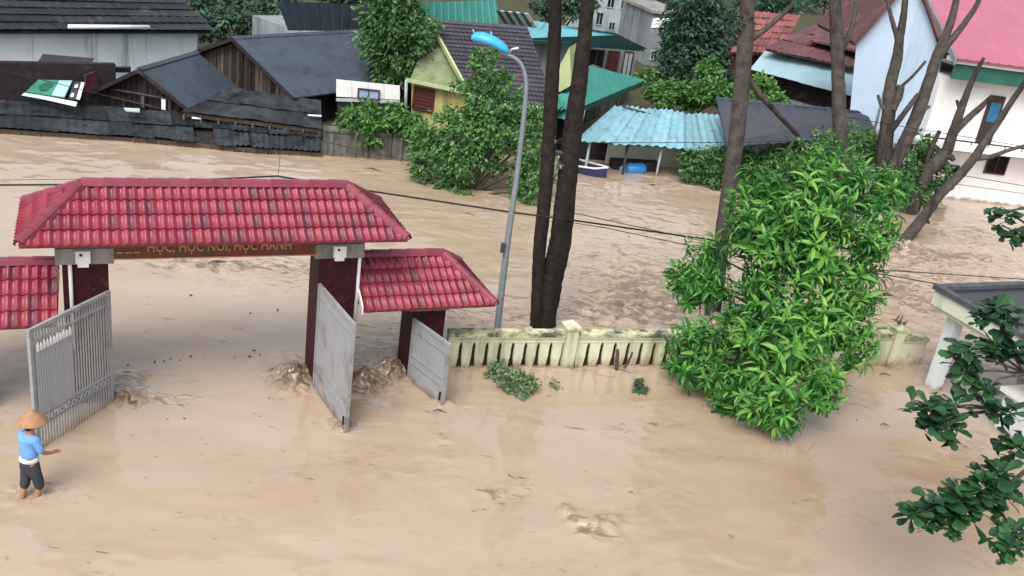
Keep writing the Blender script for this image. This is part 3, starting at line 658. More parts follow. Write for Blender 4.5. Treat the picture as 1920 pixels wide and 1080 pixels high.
def sheets(parent, q, nu, nv, mat, wave=.17, amp=.022, jit=.04, seed=1, skip=(), lift=.05, name='roof_sheet'):
    """a roof of separate corrugated sheets, overlapping and a little out of true"""
    rg = random.Random(seed); A, B, C_, D = [Vector(p) for p in q]
    n = (B - A).cross(D - A).normalized(); n = n if n.z > 0 else -n
    for j in range(nv):
        for i in range(nu):
            if (i, j) in skip: continue
            u0, u1, v0, v1 = i / nu - .02 / nu, (i + 1) / nu + .06 / nu, j / nv - .10 / nv, (j + 1) / nv + .05 / nv
            du, dv = rg.uniform(-jit, jit) / nu, rg.uniform(-jit, jit) / nv; tl = [rg.uniform(-1, 1) * jit * .6 for _ in range(4)]
            Wd = ((B - A).length + (C_ - D).length) / 2 * (u1 - u0); k = max(6, int(Wd / wave * 4)); vs = []
            for b in (0, .5, 1):
                for a in range(k + 1):
                    x = a / k; u = u0 + (u1 - u0) * x + du; v = v0 + (v1 - v0) * b + dv
                    p = (A + (B - A) * u) * (1 - v) + (D + (C_ - D) * u) * v
                    off = (tl[0] * (1 - x) + tl[1] * x) * (1 - b) + (tl[2] * (1 - x) + tl[3] * x) * b
                    vs.append(p + n * (amp * math.cos(2 * math.pi * x * Wd / wave) + off + lift * (1 - b) + .012 * ((i + j) % 2)))
            m = k + 1; mb = MB(); mb.add(vs, [(r * m + a, r * m + a + 1, (r + 1) * m + a + 1, (r + 1) * m + a) for r in range(2) for a in range(k)], True)
            part(name, mb, mat, parent)
def lerp(a, b, t): return a + (b - a) * t
def wallbox(P0, P1, z0, z1, depth, mb=None):
    """upright wall body between two ground points, going back by depth"""
    mb = mb or MB(); d = (Vector((P1[0], P1[1], 0)) - Vector((P0[0], P0[1], 0))); n = Vector((-d.y, d.x, 0)).normalized()
    return mb.prism([(P0[0], P0[1], z0), (P1[0], P1[1], z0), (P1[0], P1[1], z1), (P0[0], P0[1], z1)], n * depth)
def window(parent, c, u, w, h, out, fm, gm, bars=1, name='window'):
    """framed window standing proud of a wall: c centre, u wall direction, out outward normal"""
    u = Vector(u).normalized(); out = Vector(out).normalized(); c = Vector(c)
    mb = MB(); f = .06
    def bx(a0, a1, b0, b1, d): mb.prism([c + u * a0 + GZ * b0, c + u * a1 + GZ * b0, c + u * a1 + GZ * b1, c + u * a0 + GZ * b1], out * d)
    bx(-w / 2, -w / 2 + f, -h / 2, h / 2, .06); bx(w / 2 - f, w / 2, -h / 2, h / 2, .06); bx(-w / 2 + f, w / 2 - f, -h / 2, -h / 2 + f, .06); bx(-w / 2 + f, w / 2 - f, h / 2 - f, h / 2, .06)
    for i in range(bars): x = -w / 2 + w * (i + 1) / (bars + 1); bx(x - .02, x + .02, -h / 2 + f, h / 2 - f, .045)
    o = part(name, mb, fm, parent); g = MB(); g.prism([c + u * -(w / 2 - f) + GZ * -(h / 2 - f), c + u * (w / 2 - f) + GZ * -(h / 2 - f), c + u * (w / 2 - f) + GZ * (h / 2 - f), c + u * -(w / 2 - f) + GZ * (h / 2 - f)], out * .02); part('pane', g, gm, o); return o
def gable_house(name, label, E, ang, hw, length, ze, zr, roofm, wallm, plankm, nplank, over=.35, ribs=.5, group=None):
    """gabled shack: E = near right eave corner, ang = ridge direction going away"""
    d = Vector((math.cos(ang), math.sin(ang), 0)); l = Vector((-d.y, d.x, 0)); E = Vector((E[0], E[1], 0))
    t = thing(name, E + l * hw + d * length / 2 + GZ * -.2, label, 'house', group)
    def P(a, b, z): return E + d * a + l * b + GZ * z
    w = MB(); i = over
    w.prism([P(i + .06, .3, -.3), P(i + .06, 2 * hw - .3, -.3), P(i + .06, 2 * hw - .3, ze - .05), P(i + .06, hw, zr - .14), P(i + .06, .3, ze - .05)], d * (length - 2 * i)); part('wall', w, wallm, t)
    rg = random.Random(len(label))
    for k in range(nplank):
        b0 = .32 + (2 * hw - .64) * k / nplank; b1 = .32 + (2 * hw - .64) * (k + rg.uniform(.70, .96)) / nplank
        zt = lambda b: ze + (zr - ze) * (1 - abs(b - hw) / hw) - .16
        z0 = -.2 if rg.random() < .6 else rg.uniform(0, .5) * ze; dp = rg.uniform(.02, .05)
        if zt((b0 + b1) / 2) - z0 < .2: continue
        m = MB(); m.prism([P(i + .055, b0, z0), P(i + .055, b1, z0), P(i + .055, b1, zt(b1)), P(i + .055, b0, zt(b0))], d * -dp); part('plank', m, plankm, t)
    for b0, b1, sgn in ((-.25, hw, 1), (2 * hw + .25, hw, -1)):
        ez = ze - .25 * (zr - ze) / hw
        q = [P(0, b0, ez), P(length, b0, ez), P(length, b1, zr), P(0, b1, zr)]
        if sgn < 0: q = [q[1], q[0], q[3], q[2]]
        mb = ribbed(q, ribs, .006); s = MB(); slab(s, [p - GZ * .012 for p in q], .05)
        o = part('roof', s, roofm, t); part('roof_sheet', mb, roofm, o)
    r = MB(); r.prism([P(-.02, hw - .16, zr - .04), P(-.02, hw, zr + .05), P(-.02, hw + .16, zr - .04), P(-.02, hw, zr + .005)], d * (length + .04)); part('ridge_cap', r, roofm, t)
    for b0, b1 in ((-.25, hw), (2 * hw + .25, hw)):
        ez = ze - .25 * (zr - ze) / hw; m = MB(); m.prism([P(-.03, b0, ez - .16), P(-.03, b1, zr - .16), P(-.03, b1, zr - .01), P(-.03, b0, ez - .01)], d * .03); part('barge_board', m, MT['darkwall'], t)
    return t

def far_left():
    # big house at the back left
    A0, A1 = gz(-60, 52, 2.3), gz(371, 53, 2.3); u = (A1 - A0); u.z = 0; u.normalize(); n = Vector((-u.y, u.x, 0))
    t = thing('back_house', (A0 + A1) / 2 + n * 3 + GZ * -2.3, 'long low house with pale stained wall at the back left under a dark roof', 'house')
    L = (A1 - A0).length; npan = 4
    o = part('wall', wallbox(A0 + n * .05, A1 + n * .05, -.2, 2.28, 7), MT['render_'], t)
    for i in range(npan):
        a = A0 + u * L * i / npan; b = A0 + u * (L * (i + 1) / npan - .07); m = MB(); m.prism([(a.x, a.y, -.2), (b.x, b.y, -.2), (b.x, b.y, 2.2), (a.x, a.y, 2.2)], n * .045); part('wall_panel', m, MT['render_'], o)
    q = [A0 - n * .6 + GZ * -.02, A1 - n * .6 + u * .3 + GZ * -.02, A1 + n * 4 + u * .3 + GZ * 1.15, A0 + n * 4 + GZ * 1.15]
    s = MB(); slab(s, q, .1); o = part('roof', s, MT['slate2'], t); sheets(o, [p + GZ * .06 for p in q], 3, 7, MT['slate2'], .4, .012, .02, 5)
    g = MB(); a, b = gp(128, 50, A0 - n * .95, math.atan2(u.y, u.x)), gp(280, 51, A0 - n * .95, math.atan2(u.y, u.x)); g.tube([a, b], .085, 6); part('gutter_pipe', g, MT['white'], t)
    # two wooden gabled shacks
    gable_house('shack', 'larger wooden shack with blue grey roof and slatted plank gable', (-9.4, 36.0), rad(57), 3.4, 8.5, 1.5, 2.95, MT['slate'], MT['darkwall'], MT['plank'], 26)
    c = gable_house('shack', 'small dark wooden gabled shack right behind the sagging roofs at the waterline', (-12.8, 34.1), rad(83), 1.71, 4.4, 1.0, 2.02, MT['slate'], MT['darkwall'], MT['darkwall'], 13)
    cp = (-12.8 + .2 * math.cos(rad(83)), 34.1 + .2, 0)
    for x0, y0, x1, y1 in ((216, 168, 322, 187), (208, 182, 300, 203)):
        m = MB(); m.tube([gp(x0, y0, cp, rad(-7)), gp(x1, y1, cp, rad(-7))], .045, 5); part('crossbeam', m, MT['plank'], c)
    for x, y, w in ((307, 196, .16), (268, 190, .12), (318, 198, .10)):
        m = MB(); p = gp(x, y, cp, rad(-7)); m.box(tuple(p), w, .05, .42, rad(-7)); part('pale_board', m, MT['white'] if x == 307 else MT['plank'], c)
    # low corrugated roofs at the waterline
    def low(label, px, zs, nu, nv, mat, seed, jit=.05, wave=.2, amp=.026, skip=(), deckz=.12):
        q = [gz(x, y, z) for (x, y), z in zip(px, zs)]
        t = thing('low_roof', sum(q, Vector()) / 4 * 1 - GZ * .3, label, 'roof', None)
        s = MB(); slab(s, [p - GZ * deckz for p in q], .08); part('roof_deck', s, MT['darkwall'], t)
        a, b = q[0], q[1]; e = MB()
        for i in range(9): p = lerp(a, b, i / 8.); e.tube([p - GZ * .7, p - GZ * .12], .05, 5)
        part('post', e, MT['mudwood'], t)
        sheets(t, q, nu, nv, mat, wave, amp, jit, seed, skip)
        f = MB(); f.prism([a - GZ * .2, b - GZ * .2, b - GZ * .06, a - GZ * .06], (0, .06, 0)); part('fascia', f, MT['mudwood'], t); return t
    low('low corrugated roof half sunk at the waterline at the far left edge', [(-40, 236), (255, 256), (240, 203), (-40, 186)], [.22, .20, .62, .66], 6, 2, MT['shackroof'], 3, .025, .26, .012)
    low('low sagging corrugated roof at the waterline below the small gabled shack', [(250, 254), (440, 273), (432, 212), (238, 206)], [.24, .20, .62, .62], 5, 2, MT['shackroof'], 4, .045, .24, .014, skip=((3, 0),))
    low('low corrugated roof at the waterline touching the mossy concrete wall', [(436, 272), (602, 284), (600, 232), (428, 218)], [.24, .2, .55, .6], 5, 2, MT['shackroof'], 8, .06, .2, .028)
    low('smooth dark roof sloping between the two wooden shacks and the waterline roofs', [(345, 208), (600, 240), (600, 190), (432, 165)], [.85, .68, 1.35, 1.35], 7, 2, MT['shackroof'], 9, .03, .4, .012)
    # clutter on the roofs: signs and boards
    def board(name, label, cat, px, zs, th, mat, parts=()):
        q = [gz(x, y, z) for (x, y), z in zip(px, zs)]; t = thing(name, sum(q, Vector()) / 4 - GZ * .1, label, cat)
        s = MB(); slab(s, q, th); part('panel', s, mat, t)
        n = (q[1] - q[0]).cross(q[3] - q[0]).normalized(); n = n if n.z > 0 else -n
        for nm, uv, m2, h in parts:
            def B(u, v): return lerp(lerp(q[0], q[1], u), lerp(q[3], q[2], u), v) + n * .003
            mm = MB(); mm.prism([B(u, v) for u, v in uv], n * h); part(nm, mm, m2, t)
        return t
    G1 = pm('green_print', (.06, .26, .18), (.03, .15, .10), 1.6, .5); G2 = pm('pale_blue_print', (.42, .60, .68), (.30, .48, .58), 2, .5); G3 = pm('black_print', (.02, .02, .025), (.07, .07, .08), 9, .5); G5 = pm('deep_green_print', (.025, .13, .09), (.02, .07, .05), 5, .5); G4 = pm('mint_print', (.32, .58, .50), (.55, .66, .64), 2, .5)
    circ = [(.36 + .17 * math.cos(a * math.pi / 5), .52 + .33 * math.sin(a * math.pi / 5)) for a in range(10)]
    board('sign_panel', 'flat green and pale blue printed sign lying on the dark roofs', 'sign', [(48, 172), (121, 183), (136, 151), (72, 149)], [1.0, 1.0, 1.28, 1.3], .05, G1,
          [('print_area', [(.66, .02), (.99, .02), (.99, .98), (.62, .98)], G2, .008), ('round_print', circ, G5, .006), ('base_band', [(0, -.30), (.6, -.30), (.6, -.10), (0, -.10)], G4, .01), ('white_band', [(.6, -.30), (1.35, -.36), (1.35, -.14), (.6, -.10)], MT['white'], .012)])
    board('sign_panel', 'small black and white panel leaning beside the green sign', 'sign', [(128, 184), (150, 187), (159, 155), (139, 152)], [.98, .98, 1.26, 1.26], .04, G3,
          [('white_strip', [(.68, 0), (.98, 0), (.98, 1), (.68, 1)], MT['white'], .006), ('white_blot', [(.1, .1), (.4, .1), (.35, .3), (.15, .3)], MT['white'], .006), ('white_blot', [(.2, .6), (.5, .65), (.45, .85), (.2, .8)], MT['white'], .006)])
    board('tin_canopy', 'ragged grey tin canopy over the dark yard behind the green sign', 'roof', [(72, 114), (168, 121), (176, 109), (80, 101)], [1.75, 1.7, 1.9, 1.95], .05, MT['slate2'])
    board('red_tarpaulin', 'dull red sheet hanging between the green sign and the small shack', 'tarpaulin', [(160, 172), (196, 160), (182, 132), (158, 140)], [.95, 1.0, 1.6, 1.6], .04, pm('dull_red_cloth', (.16, .035, .045), (.09, .025, .03), 4, .8))
    board('white_board', 'pale curved strip of roofing lying under the small shack', 'board', [(236, 207), (262, 209), (262, 203), (232, 202)], [.87, .87, .9, .9], .04, MT['greylt'])
    board('tin_canopy', 'stack of loose grey tin sheets left of the small shack ridge', 'roof', [(185, 133), (245, 134), (245, 124), (188, 125)], [1.5, 1.5, 1.75, 1.75], .05, MT['slate'])
    # dark yard behind
    m = MB(); a, b = gz(-40, 190, .7), gz(200, 195, .7); w = wallbox(a + Vector((-.2, .9, 0)), b + Vector((-.25, 1.4, 0)), -.2, 1.86, .3)
    solo('yard_fence', w, MT['darkwall'], 'dark boarded wall standing behind the green sign', 'wall')
    # white panel with a little window, mossy wall
    P = gz(630, 215, .75); a0 = rad(12); t = thing('white_stall', gp(690, 215, P, a0) - GZ * .9, 'white boarded stall front with a small blue grey window above the mossy wall', 'stall')
    def pt(x, y): return gp(x, y, P, a0)
    nb = Vector((-math.sin(a0), math.cos(a0), 0))
    for i in range(4):
        x0, x1 = 630 + 30 * i, 630 + 30 * (i + 1); m = MB()
        m.prism([pt(x0 + .4, 181 + 1.5 * i), pt(x1 - .3, 181 + 1.5 * (i + 1)), pt(x1 - .3, 149 + 3 * (i + 1)), pt(x0 + .4, 149 + 3 * i)], nb * .05); part('panel', m, MT['white'], t)
    m = MB(); m.prism([pt(631, 190), pt(750, 194), pt(750, 188), pt(631, 184)], nb * .12 + Vector((0, -.1, 0))); part('sill', m, MT['greylt'], t)
    m = MB(); m.prism([pt(632, 225), pt(750, 228), pt(750, 152), pt(632, 152)], nb * 1.8 + nb * .0); m2 = MB(); m2.prism([p + nb * .06 for p in (pt(632, 225), pt(748, 228), pt(748, 184), pt(632, 176))], nb * 1.6); part('body', m2, MT['darkwall'], t)
    c = pt(691, 176); window(t, c - nb * .05, (math.cos(a0), math.sin(a0), 0), .86, .42, -nb, MT['charcoal'], pm('pale_window_glass', (.35, .45, .6), None, 2, .15, .6, bump=0))
    w0, w1 = gz(604, 291, 0), gz(1010, 330, 0); w1 = w0 + Vector((math.cos(rad(14)), math.sin(rad(14)), 0)) * 6.2
    t = thing('mossy_wall', (w0 + w1) / 2, 'old mossy concrete wall along the waterline under the hanging bushes', 'wall')
    d = (w1 - w0).normalized(); nn = Vector((-d.y, d.x, 0))
    for i in range(5):
        a, b = lerp(w0, w1, i / 5), lerp(w0, w1, (i + 1) / 5) - d * .02; part('wall_panel', wallbox(a, b, -.5, .92, .25), MT['oldwall'], t); part('coping', wallbox(a - nn * .05, b - nn * .05, .922, 1.02, .36), MT['oldwall'], t)
        for k in (0,):
            m = MB(); m.box(tuple(lerp(a, b, .25 + .5 * k) - nn * .04 + GZ * .2), .14, .08, 1.3, rad(14)); part('pier', m, MT['oldwall'], t)
far_left()

def far_middle():
    # yellow house with dark tiled roof
    el, er = gz(888, 186, 2.15), gz(1040, 201, 2.15); rl, rr = gz(806, 36, 4.2), gz(988, 50, 4.2)
    t = thing('yellow_house', (gz(830, 260, 0) + Vector((1, 4, 0))), 'ochre house with dark violet tiled roof behind the big bank bush', 'house')
    q = [el, er, rr, rl]; s = MB(); slab(s, [p - GZ * .08 for p in q], .1); o = part('roof', s, MT['darktile'], t); N = 19
    n = (er - el).cross(rl - el).normalized(); n = n if n.z > 0 else -n
    for k in range(N):
        a0, b0 = lerp(el, rl, k / N), lerp(er, rr, k / N); a1, b1 = lerp(el, rl, (k + 1.12) / N), lerp(er, rr, (k + 1.12) / N); m = MB(); W = (b0 - a0).length; kk = 40; vs = []
        for p0, p1, hh in ((a0, b0, .055), (a1, b1, .0)):
            for i in range(kk + 1): vs.append(lerp(p0, p1, i / kk) + n * (hh + .014 * math.cos(i * math.pi) + .004 * random.random()))
        vs += [lerp(a0, b0, i / kk) - n * .01 for i in range(kk + 1)]
        m.add(vs, [(i, i + 1, kk + 2 + i, kk + 1 + i) for i in range(kk)] + [(2 * kk + 2 + i, 2 * kk + 3 + i, i + 1, i) for i in range(kk)]); part('tile_course', m, MT['darktile'], o)
    v = MB(); off = n * .07
    v.prism([el + off, rl + off, rl + off - Vector((.10, 0, 0)), el + off - Vector((.10, 0, 0))], -n * .2); part('verge_board', v, MT['lime'], t)
    m = MB(); m.prism([el - GZ * .16 + Vector((.9, -.03, 0)), er - GZ * .16 - Vector((0, .03, 0)), er - GZ * .02 - Vector((0, .03, 0)), el - GZ * .02 + Vector((.9, -.03, 0))], (0, .05, 0)); part('gutter', m, MT['white'], t)
    wl = gz(772, 150, 2.0); P, a = wl, rad(-17)
    def pt(x, y): return gp(x, y, P, a)
    nb = Vector((-math.sin(a), math.cos(a), 0))
    m = MB(); m.prism([pt(770, 260), pt(905, 270), pt(893, 172), pt(772, 147)], nb * 3.2); part('wall', m, MT['yellow'], t)
    m = MB(); m.prism([pt(776, 146) - nb * .35, pt(892, 171) - nb * .35, pt(884, 140) + nb * .2, pt(812, 88) + nb * 1.3, pt(778, 118) + nb * .2], GZ * .05 + nb * .05); part('lean_roof', m, MT['olive'], t)
    m = MB(); m.prism([pt(770, 151) - nb * .4, pt(893, 177) - nb * .4, pt(893, 170) - nb * .4, pt(770, 144) - nb * .4], nb * .06); part('fascia_board', m, MT['lime'], t)
    c = pt(795, 186); u = Vector((math.cos(a), math.sin(a), 0)); o = window(t, c - nb * .03, u, .95, .95, -nb, MT['shutter'], MT['shutter'], 0)
    for i in range(6):
        m = MB(); z = c.z - .36 + i * .145; m.prism([c - nb * .055 + u * -.40 + GZ * (z - c.z), c - nb * .055 + u * .40 + GZ * (z - c.z), c - nb * .055 + u * .40 + GZ * (z - c.z + .11), c - nb * .055 + u * -.40 + GZ * (z - c.z + .11)], -nb * .02); part('slat', m, MT['shutter'], o)
    m = MB(); a1, b1 = pt(764, 212), pt(766, 148); m.tube([a1 - nb * .2, b1 - nb * .2], .07, 6); part('downpipe', m, MT['greylt'], t)
    m = MB(); m.prism([pt(895, 270) + nb * .2, gz(1040, 262, .4), gz(1040, 215, 2.0), pt(893, 185) + nb * .2], nb * .3); part('side_wall', m, MT['oldwall'], t)
    # pale yellow pointed gable between the trunks, with its green awning
    P2 = gz(1050, 205, 1.8); a2 = rad(-12)
    def p2(x, y): return gp(x, y, P2, a2)
    n2 = Vector((-math.sin(a2), math.cos(a2), 0))
    g = thing('gable_wall', p2(1052, 250), 'pale yellow pointed gable seen between the two trunks', 'house')
    m = MB(); m.prism([p2(1010, 178), p2(1050, 172), p2(1071, 160), p2(1068, 88), p2(1052, 118)], n2 * 1.5); part('gable', m, MT['lime'], g)
    m = MB(); m.prism([p2(1010, 290), p2(1075, 290), p2(1075, 185), p2(1010, 185)], n2 * 1.4); part('lower_wall', m, MT['dark'], g)
    q = [p2(1005, 188) - n2 * .9 - GZ * .3, p2(1092, 208) - n2 * .9 - GZ * .3, p2(1092, 172), p2(1010, 180)]; part('awning', ribbed(q, .25, .03), MT['green'], g)
    m = MB(); a1, b1 = gz(1072, 320, -.3), p2(1088, 210); m.tube([gy(1071, 322, 36.2), gy(1084, 250, 36.2), gy(1092, 205, 36.2)], .11, 7); solo('concrete_post', m, MT['boothcream'], 'slim pale post leaning behind the right dark trunk', 'post')
    # green roofed house
    g = thing('green_roof_house', gz(1120, 262, 0) + Vector((0, 4, 0)), 'house with bright green metal roof above the cyan shelter', 'house')
    q = [gz(1036, 209, 2.0), gz(1095, 199, 2.0), gz(1207, 151, 2.0), gz(1086, 119, 3.1)]; A, B = gz(1040, 208, 2.1), gz(1206, 151, 2.15); T0, T1 = gz(1030, 118, 3.3), gz(1092, 121, 3.3)
    q = [gz(1092, 200, 2.05), gz(1207, 151, 2.05), gz(1206, 149, 2.1), gz(1092, 121, 3.1)]; part('roof', ribbed(q, .32, .035), MT['green'], g)
    q2 = [gz(1036, 209, 2.0), gz(1092, 200, 2.05), gz(1092, 121, 3.1), gz(1050, 116, 3.1)]; part('roof', ribbed(q2, .32, .035), MT['green'], g)
    f = MB(); a, b = gz(1090, 201, 2.02), gz(1208, 152, 2.02); f.prism([a - GZ * .22, b - GZ * .22, b, a], (.04, .06, 0)); part('fascia', f, MT['fasciagreen'], g)
    w = MB(); w.prism([gz(1075, 250, .2) + Vector((0, 1.2, 0)), gz(1180, 200, .2) + Vector((0, 1.2, 0)), gz(1180, 200, .2) + Vector((-2, 4, 0)), gz(1075, 250, .2) + Vector((-2, 3, 0))], GZ * 1.2); part('wall', w, MT['oldwall'], g)
    # long teal roofed building behind
    g = thing('teal_roof_house', gz(1090, 130, 0) + Vector((0, 3, 0)), 'long low building with pale teal metal roof and dark openings far behind', 'house')
    e0, e1, t1, t0 = gz(960, 70, 2.4), gz(1209, 90, 2.4), gz(1155, 63, 3.2), gz(995, 40, 3.2)
    s = MB(); slab(s, [p - GZ * .03 for p in (e0, e1, t1, t0)], .08); o = part('roof', s, MT['teal'], g); sheets(o, [e0, e1, t1, t0], 6, 1, MT['teal'], .45, .02, .01, 2, lift=.0)
    f = MB(); f.prism([e0 - GZ * .2, e1 - GZ * .2, e1 - GZ * .03, e0 - GZ * .03], (0, .06, 0)); part('fascia', f, MT['fasciagreen'], g)
    wa, wb = e0 + Vector((.2, .9, 0)), e1 + Vector((-.3, .9, 0)); part('wall', wallbox(wa, wb, -.2, 2.3, 2.5), MT['grey'], g); d = (wb - wa); d.z = 0; ln = d.length; d.normalize(); nn = Vector((d.y, -d.x, 0))
    for s_, w_, h_, m_ in ((.50, 1.0, 1.5, 'dark'), (.66, 1.0, 1.5, 'dark'), (.80, .8, 1.5, 'shutter'), (.93, .6, 1.5, 'greylt')):
        p = wa + d * ln * s_; window(g, (p.x + nn.x * .02, p.y + nn.y * .02, 1.25), d, w_, h_, nn, MT['plank'], MT[m_], 1, 'window')
    # grey concrete town houses behind
    def block(label, x0, x1, yb, yt, z_b, depth, mat, wins, roof=True):
        a, b = gz(x0, yb, z_b), gz(x1, yb, z_b); b = Vector((b.x, a.y + (b.x - a.x) * .30, a.z)); zt = gp(x0, yt, a, math.atan2(b.y - a.y, b.x - a.x)).z
        t = thing('concrete_house', (a + b) / 2 + Vector((0, depth / 2, -a.z)), label, 'house', None); part('wall', wallbox(a, b, -.2, zt, depth), mat, t)
        d = (b - a); d.z = 0; ln = d.length; d.normalize(); nn = Vector((d.y, -d.x, 0))
        for (u, v, w_, h_) in wins: p = a + d * ln * u; window(t, (p.x, p.y, lerp(a.z, zt, v)) , d, w_, h_, nn, MT['greylt'], MT['glass'], 1)
        m = MB(); wallbox(a + nn * .25 - d * .2, b + nn * .25 + d * .2, zt + .003, zt + .18, depth + .5, m); part('roof_slab', m, MT['concrete'], t); return t
    block('pale plastered house with small dark windows behind the teal roof', 1098, 1168, 66, -25, .8, 5, MT['greylt'], [(.28, .38, .55, .9), (.62, .25, .5, .6), (.5, .75, .6, .8), (.85, .75, .6, .8)])
    block('narrow grey house with a ladder of openings right of the teal roof', 1166, 1212, 92, -40, .3, 5, MT['grey'], [(.3, .45, .8, 1.2), (.75, .45, .6, 1.6), (.4, .8, .8, .9)])
    block('grey unfinished house with dark gaps left of the tall green tree', 1206, 1262, 128, 22, .2, 5, MT['grey'], [(.65, .62, 1.2, 1.6), (.25, .25, .5, .6), (.8, .9, .7, .5)])
    m = MB(); slab(m, [gz(1222, 52, 3.2), gz(1256, 50, 3.2), gz(1262, 34, 3.6), gz(1226, 34, 3.6)], .1); solo('white_roof', m, MT['white'], 'small bright white roof just left of the tall green tree', 'roof')
    # roofs along the top
    g = thing('back_house', gz(640, 90, 0) + Vector((0, 8, 0)), 'grey roofed house with pale eave right behind the larger shack', 'house'); q = [gz(540, 57, 2.6), gz(705, 60, 2.6), gz(720, 10, 3.9), gz(520, 2, 3.9)]
    part('roof', ribbed(q, .5, .03), MT['slate'], g); f = MB(); f.prism([q[0] - GZ * .18, q[1] - GZ * .18, q[1] - GZ * .02, q[0] - GZ * .02], (0, .05, 0)); part('fascia', f, MT['greylt'], g); part('wall', wallbox(q[0] + Vector((.3, .6, 0)), q[1] + Vector((-.3, .6, 0)), -.2, 2.5, 4), MT['grey'], g)
    g = thing('back_house', gz(860, 60, 0) + Vector((0, 10, 0)), 'green metal roof just showing behind the dark tiled ridge', 'house'); q = [gz(790, 49, 3.4), gz(935, 44, 3.4), gz(930, 0, 4.4), gz(790, 5, 4.4)]
    part('roof', ribbed(q, .5, .03), MT['green'], g); part('wall', wallbox(q[0] + Vector((.2, .5, 0)), q[1] + Vector((-.2, .5, 0)), -.2, 3.3, 4), MT['grey'], g)
    g = thing('striped_awning', gz(985, 52, 3.4) - GZ * 3.4, 'green and white striped awning above the right end of the dark tiled ridge', 'awning')
    q = [gz(945, 44, 3.5), gz(1008, 53, 3.5), gz(990, 26, 4.2), gz(930, 20, 4.2)]
    for i in range(8):
        a0, b0 = i / 8, (i + .96) / 8; m = MB(); m.prism([lerp(q[0], q[1], a0), lerp(q[0], q[1], b0), lerp(q[3], q[2], b0), lerp(q[3], q[2], a0)], GZ * .04); part('stripe', m, MT['white'] if i % 2 else MT['green'], g)
    m = MB(); m.tube([q[0] - GZ * 3.6 + Vector((0, .5, 0)), q[0] + Vector((0, .5, 0))], .05, 6); part('pole', m, MT['charcoal'], g)
far_middle()

